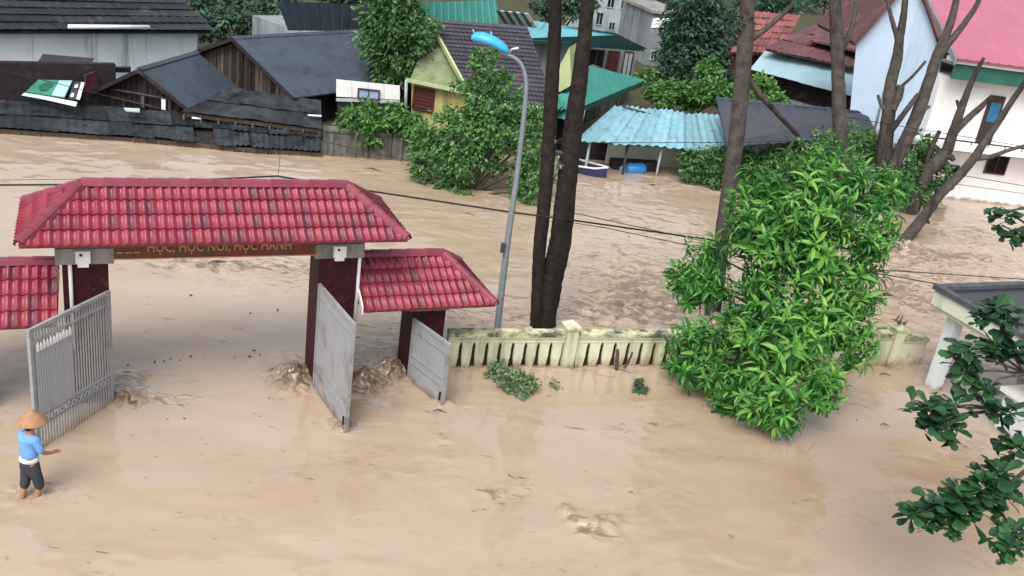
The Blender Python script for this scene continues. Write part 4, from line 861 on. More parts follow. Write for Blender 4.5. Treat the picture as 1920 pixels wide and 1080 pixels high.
def far_right():
    # cyan shelter
    e0, e1, t1, t0 = gz(1086, 259, 1.35), gz(1376, 279, 1.35), gz(1347, 219, 2.05), gz(1150, 201, 2.05)
    t = thing('cyan_shelter', (e0 + e1) / 2 - GZ * 1.6, 'open shelter with faded cyan corrugated roof on thin posts at the waterline', 'shelter')
    s = MB(); slab(s, [p - GZ * .09 for p in (e0, e1, t1, t0)], .03); part('roof_deck', s, MT['mudwood'], t)
    sheets(t, [e0, e1, t1, t0], 9, 1, MT['cyan'], .30, .045, .035, 12, lift=.0)
    f = MB(); f.prism([e0 - GZ * .14, e1 - GZ * .14, e1 - GZ * .06, e0 - GZ * .06], (0, .05, 0)); part('eave_beam', f, MT['fasciagreen'], t)
    for k, x in enumerate((.07, .31, .53, .76, .98)): p = lerp(e0, e1, x) + Vector((0, .1, 0)); m = MB(); m.tube([p - GZ * 1.9, p - GZ * .1], .055, 6); part('post', m, MT['greylt'] if k % 2 == 0 else MT['charcoal'], t)
    for k, x in enumerate((.1, .5, .9)): p = lerp(t0, t1, x) + Vector((0, -.2, 0)); m = MB(); m.tube([p - GZ * 2.5, p - GZ * .15], .055, 6); part('post', m, MT['charcoal'], t)
    a, b = e0 + Vector((-.2, 1.5, 0)), e1 + Vector((-.5, 1.5, 0)); d = b - a
    part('back_wall', wallbox(lerp(a, b, .26), lerp(a, b, 1.), -.4, .78, .2), MT['boothcream'], t); part('back_wall', wallbox(lerp(a, b, .0) + Vector((0, .4, 0)), lerp(a, b, .27) + Vector((0, .4, 0)), -.4, 1.2, .2), MT['darkwall'], t)
    m = MB(); wallbox(lerp(a, b, .3) - Vector((0, .9, 0)), lerp(a, b, .62) - Vector((0, .9, 0)), -.4, .36, .5, m); part('counter', m, MT['darkwall'], t)
    m = MB(); p0, p1 = gz(1168, 202, 2.1), gz(1236, 222, 1.82); m.tube([p0 + GZ * .06, p1 + GZ * .06], .05, 5); solo('loose_plank', m, MT['charcoal'], 'dark pole lying across the cyan shelter roof', 'plank')
    # things afloat by the shelter
    p = gz(1190, 322, 0); mb = MB(); prof = [(-.30, .0), (-.30, .20), (-.27, .30), (-.25, .31), (.25, .31), (.27, .30), (.30, .20), (.30, .0)]
    m = MB(); c = Vector((p.x, p.y, .1)); ax = Vector((.9, .3, .05)).normalized()
    m.tube([c - ax * .42, c - ax * .41, c - ax * .30, c - ax * .28, c, c + ax * .28, c + ax * .30, c + ax * .41, c + ax * .42], [.02, .22, .25, .265, .25, .265, .25, .22, .02], 12); solo('blue_drum', m, MT['blue'], 'bright blue plastic drum afloat in front of the shelter', 'drum')
    p = gz(1165, 318, 0); m = MB(); ax = Vector((.8, -.3, .02)).normalized(); c = Vector((p.x, p.y, .06)); m.tube([c - ax * .3, c - ax * .28, c, c + ax * .26, c + ax * .3], [.03, .12, .15, .12, .02], 10); solo('jerrycan', m, pm('pale_blue_plastic', (.25, .40, .62), None, 3, .4), 'pale blue can floating left of the blue drum', 'can')
    p = gz(1092, 322, 0); a = rad(-25); t = thing('small_boat', p, 'dark navy boat hull with white gunwale lodged behind the trunks', 'boat'); X = Vector((math.cos(a), math.sin(a), 0)); Yv = Vector((-X.y, X.x, 0)); vs = []; st = [(-1.0, .30), (-.6, .40), (0, .44), (.6, .34), (1.0, .03)]
    for x, w in st:
        for y, z in ((-w, .30 + .12 * x * x), (-w * .75, -.15), (w * .75, -.15), (w, .30 + .12 * x * x)): vs.append(p + X * x + Yv * y + GZ * z)
    m = MB(); m.add(vs, [(i * 4 + k, i * 4 + k + 1, i * 4 + k + 5, i * 4 + k + 4) for i in range(4) for k in range(3)] + [(0, 1, 2, 3)]); part('hull', m, MT['navy'], t)
    m = MB()
    for sgn in (-1, 1): m.tube([p + X * x + Yv * (w * sgn) + GZ * (.30 + .12 * x * x) for x, w in st], .04, 5)
    part('gunwale', m, MT['white'], t); m = MB(); m.box(tuple(p + GZ * .2), .25, .8, .04, a); part('seat', m, MT['plank'], t)
    # charcoal shed roof
    e0, e1, t1, t0 = gz(1362, 266, 2.2), gz(1642, 252, 2.2), gz(1622, 211, 2.95), gz(1344, 185, 2.95)
    t = thing('charcoal_shed', (e0 + e1) / 2 - GZ * 1.4, 'shed with charcoal grey ribbed roof right of the cyan shelter', 'shed')
    s = MB(); slab(s, [p - GZ * .03 for p in (e0, e1, t1, t0)], .06); o = part('roof', s, MT['charcoal'], t); sheets(o, [e0, e1, t1, t0], 8, 1, MT['charcoal'], .5, .02, .012, 3, lift=.01)
    m = MB(); m.tube([t0, t1], .07, 5); part('ridge_cap', m, MT['slate'], t); w = MB(); w.prism([e0 + Vector((1.6, 2.0, -.25)), e1 + Vector((-.3, 1.2, -.25)), t1 + Vector((-.3, 0, -.95)), t0 + Vector((1.6, 0, -.95))], GZ * -2.3); part('wall', w, MT['grey'], t)
    # low house with pale cyan roof under a rusty red one
    e0, e1, t1, t0 = gz(1410, 126, 2.7), gz(1594, 174, 2.7), gz(1612, 124, 3.5), gz(1442, 87, 3.5)
    t = thing('cyan_roof_house', gz(1500, 210, 0) + Vector((1.5, 3, 0)), 'low house with smooth pale cyan roof between the two far trunks', 'house')
    s = MB(); slab(s, [p - GZ * .03 for p in (e0, e1, t1, t0)], .1); o = part('roof', s, MT['cyanpale'], t); sheets(o, [e0, e1, t1, t0], 4, 1, MT['cyanpale'], .6, .008, .005, 6, lift=0)
    d = e1 - e0; d.z = 0; d.normalize(); nn = Vector((-d.y, d.x, 0)); f = MB(); f.prism([e0 - GZ * .12, e1 - GZ * .12, e1 - GZ * .02, e0 - GZ * .02], -nn * .04); part('fascia', f, MT['white'], t)
    part('wall', wallbox(e0 + nn * .9 + d * .2, e1 + nn * .9, -.2, 2.6, 3), MT['greylt'], t); part('eave_shade_band', wallbox(e0 + nn * .84 + d * .2, e1 + nn * .84, 1.5, 2.58, .05), MT['darkwall'], t)  # upper band: shade under the eave, put into a dark wall colour
    t = thing('rusty_roof_house', gz(1560, 200, 0) + Vector((3, 8, 0)), 'house with rusty red brown roof behind the pale cyan roof', 'house')
    q = [gz(1436, 91, 3.6), gz(1612, 128, 3.6), gz(1640, 70, 4.6), gz(1530, 45, 4.6)]; s = MB(); slab(s, [p - GZ * .03 for p in q], .1); o = part('roof', s, MT['rust'], t); sheets(o, q, 7, 3, MT['rust'], .25, .03, .03, 17)
    q = [gz(1520, 74, 4.3), gz(1612, 96, 4.3), gz(1690, 20, 5.6), gz(1600, -10, 5.6)]; s = MB(); slab(s, q, .1); part('upper_roof', s, MT['rust'], t); part('wall', wallbox(gz(1436, 91, 3.6) + Vector((.5, 1.2, 0)), gz(1612, 128, 3.6) + Vector((0, 1.2, 0)), -.2, 3.5, 4), MT['brick'], t)
    t = thing('red_tile_house', gz(1420, 110, 0) + Vector((2, 10, 0)), 'house with faded red tiled roof far behind the lone tall trunk', 'house')
    q = [gz(1370, 97, 3.2), gz(1462, 100, 3.2), gz(1500, 30, 4.6), gz(1385, 18, 4.6)]; s = MB(); slab(s, [p - GZ * .05 for p in q], .1); o = part('roof', s, MT['brick'], t); sheets(o, q, 6, 6, MT['brick'], .3, .04, .04, 22)
    part('wall', wallbox(q[0] + Vector((.3, .8, 0)), q[1] + Vector((-.3, .8, 0)), -.2, 3.1, 4), MT['brick'], t)
    # tall pale blue house end
    P = gy(1640, 292, 41.2); a = rad(2); nb = Vector((-math.sin(a), math.cos(a), 0))
    def pt(x, y): return gp(x, y, P, a)
    t = thing('pale_blue_house', pt(1660, 290), 'tall house with plain pale blue end wall behind the bare trees', 'house')
    m = MB(); m.prism([pt(1580, 352), pt(1728, 366), pt(1752, 200), pt(1766, 108), pt(1740, 30), pt(1712, -40), pt(1606, 80)], Vector((pt(1600, 200).x, pt(1600, 200).y, 0)).normalized() * 5); part('wall', m, MT['paleblue'], t)
    m = MB(); m.tube([pt(1634, 262) - nb * .06, pt(1655, 180) - nb * .06, pt(1683, 70) - nb * .06], .045, 6); part('downpipe', m, MT['grey'], t)
    m = MB(); m.prism([pt(1600, 84) - nb * .3, pt(1712, -44) - nb * .3, pt(1712, -54) - nb * .3, pt(1596, 76) - nb * .3], nb * 5.6); part('roof', m, MT['rust'], t); m = MB(); m.prism([pt(1712, -44) - nb * .3, pt(1770, 112) - nb * .3, pt(1775, 108) - nb * .3, pt(1712, -54) - nb * .3], nb * 5.6); part('roof', m, MT['rust'], t)
    # white house with pink roof
    P = gz(1790, 373, 0); a = rad(6); u = Vector((math.cos(a), math.sin(a), 0)); nb = Vector((-u.y, u.x, 0))
    def pt(x, y, o=0.): return gp(x, y, P - nb * o, a)
    t = thing('white_house', pt(1880, 376) + nb * 3, 'two storey white house with pink metal roof and balcony at the right edge', 'house')
    zt = pt(1830, 150).z; L0 = pt(1748, 200); L1 = L0 + u * 9
    zb = pt(1800, 262).z
    part('wall', wallbox(L0, L1, -.5, zt, 6), MT['housewhite'], t)
    m = MB(); ze = zt + .02; wallbox(L0 + u * .05 - nb * .7, L1 - nb * .7, ze, ze + .62, .1, m); part('fascia', m, MT['fasciagreen'], t)
    m = MB(); wallbox(L0 - nb * .85, L1 - nb * .85, ze + .622, ze + .80, .9, m); part('gutter', m, MT['white'], t)
    m = MB(); wallbox(L0 + u * .06 - nb * .58, L1 - nb * .58, ze + .50, ze + .6, 6.5, m); part('soffit', m, MT['concrete'], t)
    q = [L0 - u * .1 - nb * 1.0, L1 - nb * 1.0, L1 + nb * 6, L0 - u * .1 + nb * 6]; q = [Vector((p.x, p.y, z)) for p, z in zip(q, (ze + .83, ze + .83, ze + 4.3, ze + 4.3))]
    s = MB(); slab(s, [p - GZ * .02 for p in q], .08); o = part('roof', s, MT['pink'], t); part('roof_sheet', ribbed(q, .45, .02), MT['pink'], o)
    m = MB(); m.prism([q[0] - u * .02, q[3] - u * .02, q[3] - u * .02 - GZ * .25, q[0] - u * .02 - GZ * .25], -u * .05); part('verge_board', m, MT['grey'], t)
    w = MB(); a1, b1 = pt(1752, 190, .03), pt(1846, 190, .03); zp = zb + .05; w.prism([(a1.x, a1.y, zp), (b1.x, b1.y, zp), (b1.x, b1.y, pt(1800, 160).z), (a1.x, a1.y, pt(1800, 160).z)], nb * .028); part('wall_panel', w, MT['white'], t)
    da, db = pt(1838, 235, .02), pt(1868, 235, .02); m = MB(); zd = pt(1860, 178).z
    m.prism([(da.x, da.y, zb), (db.x, db.y, zb), (db.x, db.y, zd), (da.x, da.y, zd)], -nb * .05); dr = part('door', m, MT['darkbrown'], t)
    m = MB(); z0, z1 = lerp(zb, zd, .45), lerp(zb, zd, .85); a2, b2 = lerp(da, db, .2), lerp(da, db, .85); m.prism([(a2.x, a2.y, z0), (b2.x, b2.y, z0), (b2.x, b2.y, z1), (a2.x, a2.y, z1)], -nb * .07); part('curtain', m, pm('blue_curtain', (.03, .16, .30), (.02, .10, .2), 6, .8), dr)
    m = MB(); wallbox(L0 - u * .6 - nb * .9, L1 - nb * .9, zb - .30, zb - .02, .9, m); part('balcony_slab', m, MT['white'], t)
    m = MB(); r0, r1 = L0 - u * .55 - nb * .85, L1 - nb * .85
    r0.z = r1.z = zb + .12; m.tube([r0, r1], .035, 6); ro = part('railing', m, MT['cable'], t)
    for i in range(14): m = MB(); p = lerp(r0, r1, i / 13); m.tube([p - GZ * .13, p], .02, 5); part('baluster', m, MT['cable'], ro)
    window(t, pt(1868, 308) - nb * .01, u, .95, .85, -nb, MT['shutter'], MT['dark'], 1); window(t, pt(1782, 330) - nb * .01, u, .5, 1.0, -nb, MT['charcoal'], MT['dark'], 0)
    # bank wall below the white house
far_right()
# ================================================================== vegetation on the far bank
bush('bush', 'bright bush spilling over the mossy wall below the white stall', 'bush', [(665, 228, 30, 34.3), (700, 222, 34, 34.4), (740, 224, 34, 34.5), (772, 238, 30, 34.4), (700, 258, 22, 34.0), (650, 245, 18, 34.0)], 4200, .20, L_FRESH)
bush('bank_tree', 'big leafy bank bush hanging over the flood behind the street lamp', 'tree', [(905, 118, 28, 33), (872, 158, 26, 33), (930, 150, 34, 33), (908, 195, 40, 32.6), (960, 200, 36, 32.8), (862, 222, 36, 32.8), (818, 250, 36, 32.6), (895, 240, 56, 32.3), (960, 240, 50, 32.4), (815, 295, 40, 32.2), (860, 300, 45, 32), (845, 340, 26, 31.8), (985, 270, 45, 32.2), (1000, 320, 38, 32), (975, 350, 28, 31.8), (935, 310, 26, 32.4), (790, 265, 26, 32.6), (795, 325, 22, 31.9), (868, 368, 18, 31.4), (1002, 362, 22, 31.4), (888, 95, 14, 33), (925, 100, 14, 33), (780, 300, 20, 32.2), (1005, 220, 28, 32.6)], 11500, .18, L_BANK)
bush('round_tree', 'tall dark green tree between the blue grey shack and the ochre house', 'tree', [(745, 40, 52, 40), (715, 75, 40, 40), (785, 60, 44, 40), (760, 95, 44, 40), (725, 125, 38, 40), (770, 128, 34, 40), (700, 105, 24, 40), (740, -20, 50, 40), (800, 110, 20, 40), (700, 30, 28, 40)], 9000, .22, L_BUSH)
bush('round_tree', 'tall blue green tree right of the grey concrete houses', 'tree', [(1300, 60, 52, 54), (1265, 100, 40, 54), (1345, 85, 45, 54), (1308, 130, 52, 53), (1350, 140, 40, 53), (1255, 145, 26, 53), (1300, 10, 45, 54), (1350, 30, 35, 54), (1270, 50, 30, 54), (1290, 165, 30, 53)], 9000, .30, L_DARK)
bush('garden_plants', 'row of low fresh green plants behind the cyan shelter', 'plants', [(1215, 145, 18, 48), (1235, 168, 24, 46), (1268, 176, 26, 46), (1305, 178, 26, 46), (1340, 172, 26, 46.5), (1370, 178, 22, 46.5), (1330, 130, 20, 48), (1250, 186, 18, 45)], 5200, .24, L_FRESH)
bush('garden_plants', 'loose climbing greenery left of the pale cyan roof', 'plants', [(1425, 158, 20, 43.5), (1440, 178, 20, 43.5), (1462, 190, 18, 43.5), (1415, 190, 16, 43)], 1800, .22, L_FRESH)
bush('bush', 'bush at the waterline left of the lone tall trunk', 'bush', [(1305, 298, 28, 37.2), (1345, 303, 32, 37.2), (1300, 325, 24, 37), (1380, 298, 28, 37.2), (1385, 335, 28, 37), (1340, 335, 28, 36.9), (1425, 305, 30, 37.2), (1430, 335, 26, 37)], 6000, .18, L_BUSH)
bush('bush', 'dense bush behind the top of the leafy yard tree', 'bush', [(1560, 268, 30, 37.8), (1610, 268, 36, 37.6), (1650, 290, 34, 37.4), (1500, 280, 28, 37.8), (1590, 310, 40, 37.2), (1450, 300, 30, 37.6), (1540, 320, 40, 37)], 6500, .19, L_BUSH)
bush('bush', 'dusty green bush in front of the white house corner', 'bush', [(1722, 272, 26, 38.2), (1745, 300, 28, 38.2), (1708, 322, 36, 37.8), (1760, 335, 24, 38), (1705, 360, 32, 37.4), (1740, 362, 22, 37.8)], 4200, .19, L_BUSH)
bush('dark_tree', 'low dark trees behind the back house and the larger shack', 'tree', [(390, 50, 28, 47), (425, 42, 30, 47.5), (470, 45, 30, 48), (515, 48, 28, 48), (548, 45, 24, 48.5), (450, 5, 45, 50), (380, 0, 40, 50), (530, 5, 35, 50)], 5000, .30, L_DARK)
for i, (x, y, r, Y, lb) in enumerate(((150, -35, 45, 47, 'far tree at the top left above the back house roof'), (640, -30, 40, 56, 'far tree at the top behind the grey roofed house'), (1060, -5, 40, 66, 'far tree at the top behind the teal roofed house'), (1430, -5, 40, 72, 'far tree at the top behind the red tiled house'), (1590, -30, 50, 80, 'far tree at the top behind the rusty roof'))):
    bush('far_tree', lb, 'tree', [(x, y, r, Y), (x - r * .8, y + r * .35, r * .7, Y), (x + r * .8, y + r * .3, r * .7, Y)], 2500, .34, L_DARK)
bush('far_wood', 'dark wooded slope beyond the roofs at the very top', 'trees', [(x, y, 60, Y) for x, y, Y in ((420, -60, 75), (560, -60, 80), (700, -70, 84), (830, -60, 86), (960, -50, 90), (1090, -50, 95), (1220, -40, 100), (1350, -35, 105), (1480, -30, 110))], 9000, .5, L_DARK, stems=False)['kind'] = 'stuff'
bush('flood_shrub', 'grey green shrub half drowned before the balustrade wall', 'shrub', [(938, 690, 18, 18.5), (960, 702, 22, 18.35), (985, 714, 22, 18.25), (965, 724, 18, 18.1), (928, 702, 14, 18.5), (997, 718, 15, 18.25), (948, 720, 16, 18.2), (975, 736, 16, 17.95)], 2000, .085, L_GREYG, stems=False)
bush('flood_shrub', 'little pale sprig poking from the flood right of the grey green shrub', 'shrub', [(1042, 716, 9, 18.6), (1036, 710, 6, 18.65), (1046, 724, 7, 18.55), (1040, 728, 6, 18.5)], 110, .07, L_GREYG, stems=False)
bush('flood_shrub', 'small dense dark green plant top standing in the flood', 'shrub', [(1200, 722, 12, 19.0), (1198, 712, 9, 19.1), (1206, 730, 9, 18.95), (1196, 733, 9, 18.9)], 480, .07, L_DARK, stems=False)
for pl, lb in (((1158, 655, 6), (1157, 672, 7), (1156, 692, 7)), 'short dark post standing in the flood before the wall'), (((1186, 660, 4), (1178, 680, 4), (1170, 690, 4)), 'thin crooked twig in the flood right of the short post'):
    m = MB(); pxlimb(m, pl, 19.75, 6, .15); solo('twig_post', m, MT['mudwood'], lb, 'twig')

# ================================================================== bare and pollarded trees
def bare_tree(name, label, limbs, bark, TH=1.):
    P0 = None; t = None
    for i, (pl, Y) in enumerate(limbs):
        mb = MB(); P = [gy(x, y, Y if not hasattr(Y, '__len__') else Y[k]) for k, (x, y, w) in enumerate(pl)]
        if i == 0: t = thing(name, (P[0].x, P[0].y, -.3), label, 'tree')
        a_, b_ = smooth_path(P, [max(.012, w * TH / 2 * dist(p) / FPX) for p, (x, y, w) in zip(P, pl)], 9, .04); mb.tube(a_, b_, 14, True, .05); part('trunk' if i == 0 else 'branch', mb, bark, t)
    return t
T2 = bare_tree('double_trunk_tree', 'pair of tall dark bare trunks joined at the foot behind the yard wall', [
    ([(1006, 640, 30), (1008, 600, 28), (1009, 540, 25), (1011, 480, 24), (1021, 370, 27), (1030, 250, 27), (1037, 120, 25), (1041, 40, 23), (1044, -40, 22)], 21.3),
    ([(1022, 640, 40), (1024, 590, 38), (1034, 530, 40), (1045, 480, 42), (1052, 440, 40), (1061, 360, 38), (1073, 250, 34), (1086, 150, 30), (1097, 60, 26), (1105, -40, 22)], 21.4)], MT['bark'])
mb = MB(); pxlimb(mb, [(1030, 250, 5), (1042, 215, 4), (1055, 200, 3)], 21.3, 5); pxlimb(mb, [(1070, 280, 5), (1052, 262, 4), (1040, 270, 3)], 21.35, 5); part('twig', mb, MT['bark'], T2)
link('shoots', np_mesh('shoots', *cloud([clump(1042, 285, 14, 21.3), clump(1048, 300, 12, 21.3), clump(1036, 262, 9, 21.3)], 160, .09, T_SIMPLE, .45), L_GREYG), T2, kind='stuff')
T3 = bare_tree('tall_trunk_tree', 'lone tall rough trunk rising out of the leafy crown', [
    ([(1330, 640, 28), (1336, 590, 28), (1346, 510, 29), (1358, 420, 29), (1375, 300, 29), (1387, 200, 29), (1394, 120, 29), (1399, 60, 27), (1402, -40, 24)], 23.5),
    ([(1396, 80, 14), (1425, 62, 11), (1455, 38, 9), (1490, 5, 7)], 23.5), ([(1394, 130, 11), (1420, 172, 10), (1455, 210, 9), (1497, 255, 8)], [23.5, 23.7, 24, 24.3])], MT['barkgrey'])
link('shoots', np_mesh('shoots', *cloud([clump(1375, 45, 20, 23.6), clump(1366, 62, 16, 23.6), clump(1388, 30, 16, 23.5)], 260, .14, T_SIMPLE, .4), L_DARK), T3, kind='stuff')
bare_tree('slim_trunk_tree', 'slim straight grey trunk in front of the pale cyan roof', [
    ([(1590, 420, 26), (1582, 330, 25), (1576, 250, 25), (1572, 170, 24), (1570, 100, 23), (1567, 40, 21), (1564, -40, 20)], 31.),
    ([(1571, 105, 12), (1588, 75, 10), (1600, 40, 8), (1606, 0, 7)], 31.)], MT['barkgrey'])
bare_tree('pollard_tree', 'stout pollarded tree with bare forked limbs before the pale blue house', [
    ([(1650, 360, 44), (1655, 320, 40), (1660, 265, 35), (1666, 210, 31), (1670, 160, 27), (1682, 110, 24), (1687, 70, 20), (1695, 25, 15), (1698, -20, 12)], 36.),
    ([(1664, 330, 34), (1690, 280, 31), (1715, 228, 29), (1738, 165, 27), (1757, 105, 24), (1776, 60, 19), (1790, 15, 16), (1798, -30, 13)], 36.),
    ([(1754, 115, 19), (1775, 85, 17), (1800, 55, 14), (1828, 15, 11), (1845, -20, 9)], 36.), ([(1684, 75, 14), (1676, 50, 11), (1668, 20, 9), (1660, -15, 7)], 36.),
    ([(1668, 250, 15), (1688, 222, 13), (1712, 190, 12), (1722, 175, 8)], 35.9), ([(1664, 212, 9), (1652, 196, 8), (1646, 178, 6)], 35.9), ([(1690, 162, 8), (1712, 142, 7), (1736, 114, 6)], 35.9),
    ([(1674, 205, 18), (1684, 182, 20), (1690, 160, 17)], 35.85), ([(1725, 212, 9), (1736, 204, 8), (1744, 199, 6)], 35.9)], MT['barkgrey'], .74)
bare_tree('leaning_bare_tree', 'slender bare tree leaning right out of the flood with a broken foot', [
    ([(1684, 478, 20), (1692, 458, 26), (1712, 432, 26), (1735, 402, 22), (1762, 365, 20), (1790, 338, 20), (1825, 298, 18), (1845, 268, 16), (1866, 238, 14), (1893, 196, 12), (1925, 150, 9)], 33.6),
    ([(1830, 297, 12), (1858, 294, 10), (1890, 282, 8), (1925, 272, 6)], 33.6), ([(1730, 408, 12), (1738, 414, 9), (1742, 418, 6)], 33.6)], MT['barkgrey'], .80)
bare_tree('pollard_tree', 'dark bare tree curving up before the white house balcony', [
    ([(1700, 420, 36), (1712, 375, 34), (1728, 340, 31), (1748, 312, 29), (1772, 288, 27), (1787, 250, 22), (1800, 210, 18), (1815, 170, 14), (1828, 140, 12), (1845, 108, 7)], 37.2),
    ([(1792, 246, 16), (1815, 222, 15), (1838, 202, 13), (1858, 182, 9)], 37.2), ([(1768, 292, 17), (1782, 294, 15), (1788, 300, 10)], 37.1), ([(1802, 205, 10), (1797, 196, 9), (1794, 188, 6)], 37.2),
    ([(1728, 330, 11), (1742, 290, 10), (1754, 262, 9), (1762, 245, 10)], 37.5)], MT['barkgrey'], .74)

# ================================================================== the leafy tree in the yard
def whorl(seed):
    rg = np.random.default_rng(seed); n = 15; a = np.arange(n) * 2.39996 + rg.normal(size=n) * .45; el = np.linspace(.95, -.85, n) + rg.normal(size=n) * .28
    D = np.stack([np.cos(a) * np.cos(el), np.sin(a) * np.cos(el), np.sin(el)], 1); P = np.stack([np.cos(a) * .01, np.sin(a) * .01, np.linspace(.10, -.20, n)], 1)
    N = np.stack([-np.cos(a) * np.sin(el), -np.sin(a) * np.sin(el), np.cos(el)], 1); L = .33 * (.62 + .55 * rg.random(n)); return leaves(T_LANCE, P, D, N, L, L * .27)
WH = [whorl(100 + i) for i in range(7)]
def leafy_tree():
    base = gz(1462, 730, 0); base.y += .55; base.z = -.3
    t = thing('leafy_tree', base, 'lush bright green tree with drooping narrow leaves standing in the flooded yard', 'tree')
    cl = [(1560, 325, 62, 20.4), (1500, 350, 60, 20.2), (1620, 350, 55, 20.6), (1420, 345, 42, 20.6), (1450, 395, 50, 20.0), (1540, 400, 75, 19.6), (1630, 415, 65, 20.0), (1665, 365, 40, 20.6), (1405, 415, 38, 20.0), (1310, 500, 46, 20.6), (1300, 540, 40, 20.6), (1350, 535, 26, 20.4),
          (1430, 550, 34, 19.8), (1450, 490, 52, 19.6), (1500, 470, 60, 19.4), (1570, 490, 65, 19.4), (1630, 490, 45, 19.9), (1620, 545, 34, 19.8), (1540, 560, 66, 19.0), (1470, 575, 56, 18.9), (1590, 610, 52, 19.0), (1300, 640, 46, 19.6), (1270, 670, 26, 19.6), (1345, 650, 48, 19.3), (1375, 590, 20, 20.2), (1402, 440, 40, 20.1), (1395, 380, 36, 20.5), (1420, 520, 36, 19.8), (1440, 440, 44, 19.8), (1480, 400, 44, 19.9), (1410, 600, 40, 19.2), (1290, 520, 34, 20.6), (1340, 480, 30, 20.6), (1500, 420, 46, 19.9), (1590, 560, 44, 19.4), (1500, 620, 40, 18.7), (1320, 700, 46, 19.1),
          (1400, 640, 52, 18.6), (1470, 650, 60, 18.3), (1540, 640, 58, 18.5), (1600, 655, 38, 18.8), (1370, 720, 48, 18.6), (1430, 720, 56, 18.0), (1495, 720, 54, 17.8), (1545, 710, 36, 18.2), (1420, 765, 30, 17.9), (1475, 775, 36, 17.6), (1540, 745, 26, 18.2), (1360, 760, 24, 18.6)]
    rg = np.random.default_rng(3); W = []
    for c, r in [clump(*c) for c in cl]:
        k = int(8 + 26 * (r / .7) ** 2)
        d = unit(rg.normal(size=(k, 3))); d = d[(d[:, 1] < .55)]
        for q in d: W.append((c + q * r * (.5 + .48 * rg.random()), q, r))
    W.sort(key=lambda w: w[0][1] - w[0][2] * .3 + rg.normal() * .3)
    meshes = [np_mesh('leaf_cluster', *WH[i], L_MANGO) for i in range(7)]
    def mat_of(p, q):
        ax = Vector(q) * .75 + Vector((0, 0, .75)) + Vector(rg.normal(size=3)) * .22; ax.normalize(); x = ax.orthogonal().normalized(); y = ax.cross(x); a = rg.random() * 6.28
        return frame(Vector(p), x * math.cos(a) + y * math.sin(a), y * math.cos(a) - x * math.sin(a)) @ Matrix.Scale(.5 + .6 * rg.random(), 4)
    for i, (p, q, r) in enumerate(W[:298]): piece('leaf_cluster', meshes[i % 7], mat_of(p, q), t)
    Vs, Fs, b = [], [], 0
    for i, (p, q, r) in enumerate(W[298:]):
        V, F = WH[i % 7]; M = np.array(mat_of(p, q)); V2 = V @ M[:3, :3].T + M[:3, 3]; Vs.append(V2); Fs.append(F + b); b += len(V)
    link('foliage', np_mesh('foliage', np.concatenate(Vs), np.concatenate(Fs), L_MANGO), t, kind='stuff')
    mb = MB(); top = gy(1545, 400, 20.2); mid = gy(1490, 600, 19.6)
    limb(mb, [base, lerp(base, mid, .5) + Vector((.1, .1, 0)), mid, lerp(mid, top, .5) + Vector((-.12, .1, 0)), top], [.16, .14, .11, .08, .04], 9); part('trunk', mb, MT['barkgrey'], t)
    mb = MB()
    for c, r in [clump(*c) for c in cl]:
        f = min(1, max(.1, (c[2] - .3) / (top.z - .3) * .8)); s = lerp(mid, top, (f - .5) * 2) if f > .5 else lerp(base, mid, f * 2); e = Vector(c)
        limb(mb, [s, lerp(s, e, .5) + GZ * .2, e], [.045, .03, .010], 5)
    part('branch', mb, MT['barkgrey'], t)
leafy_tree()

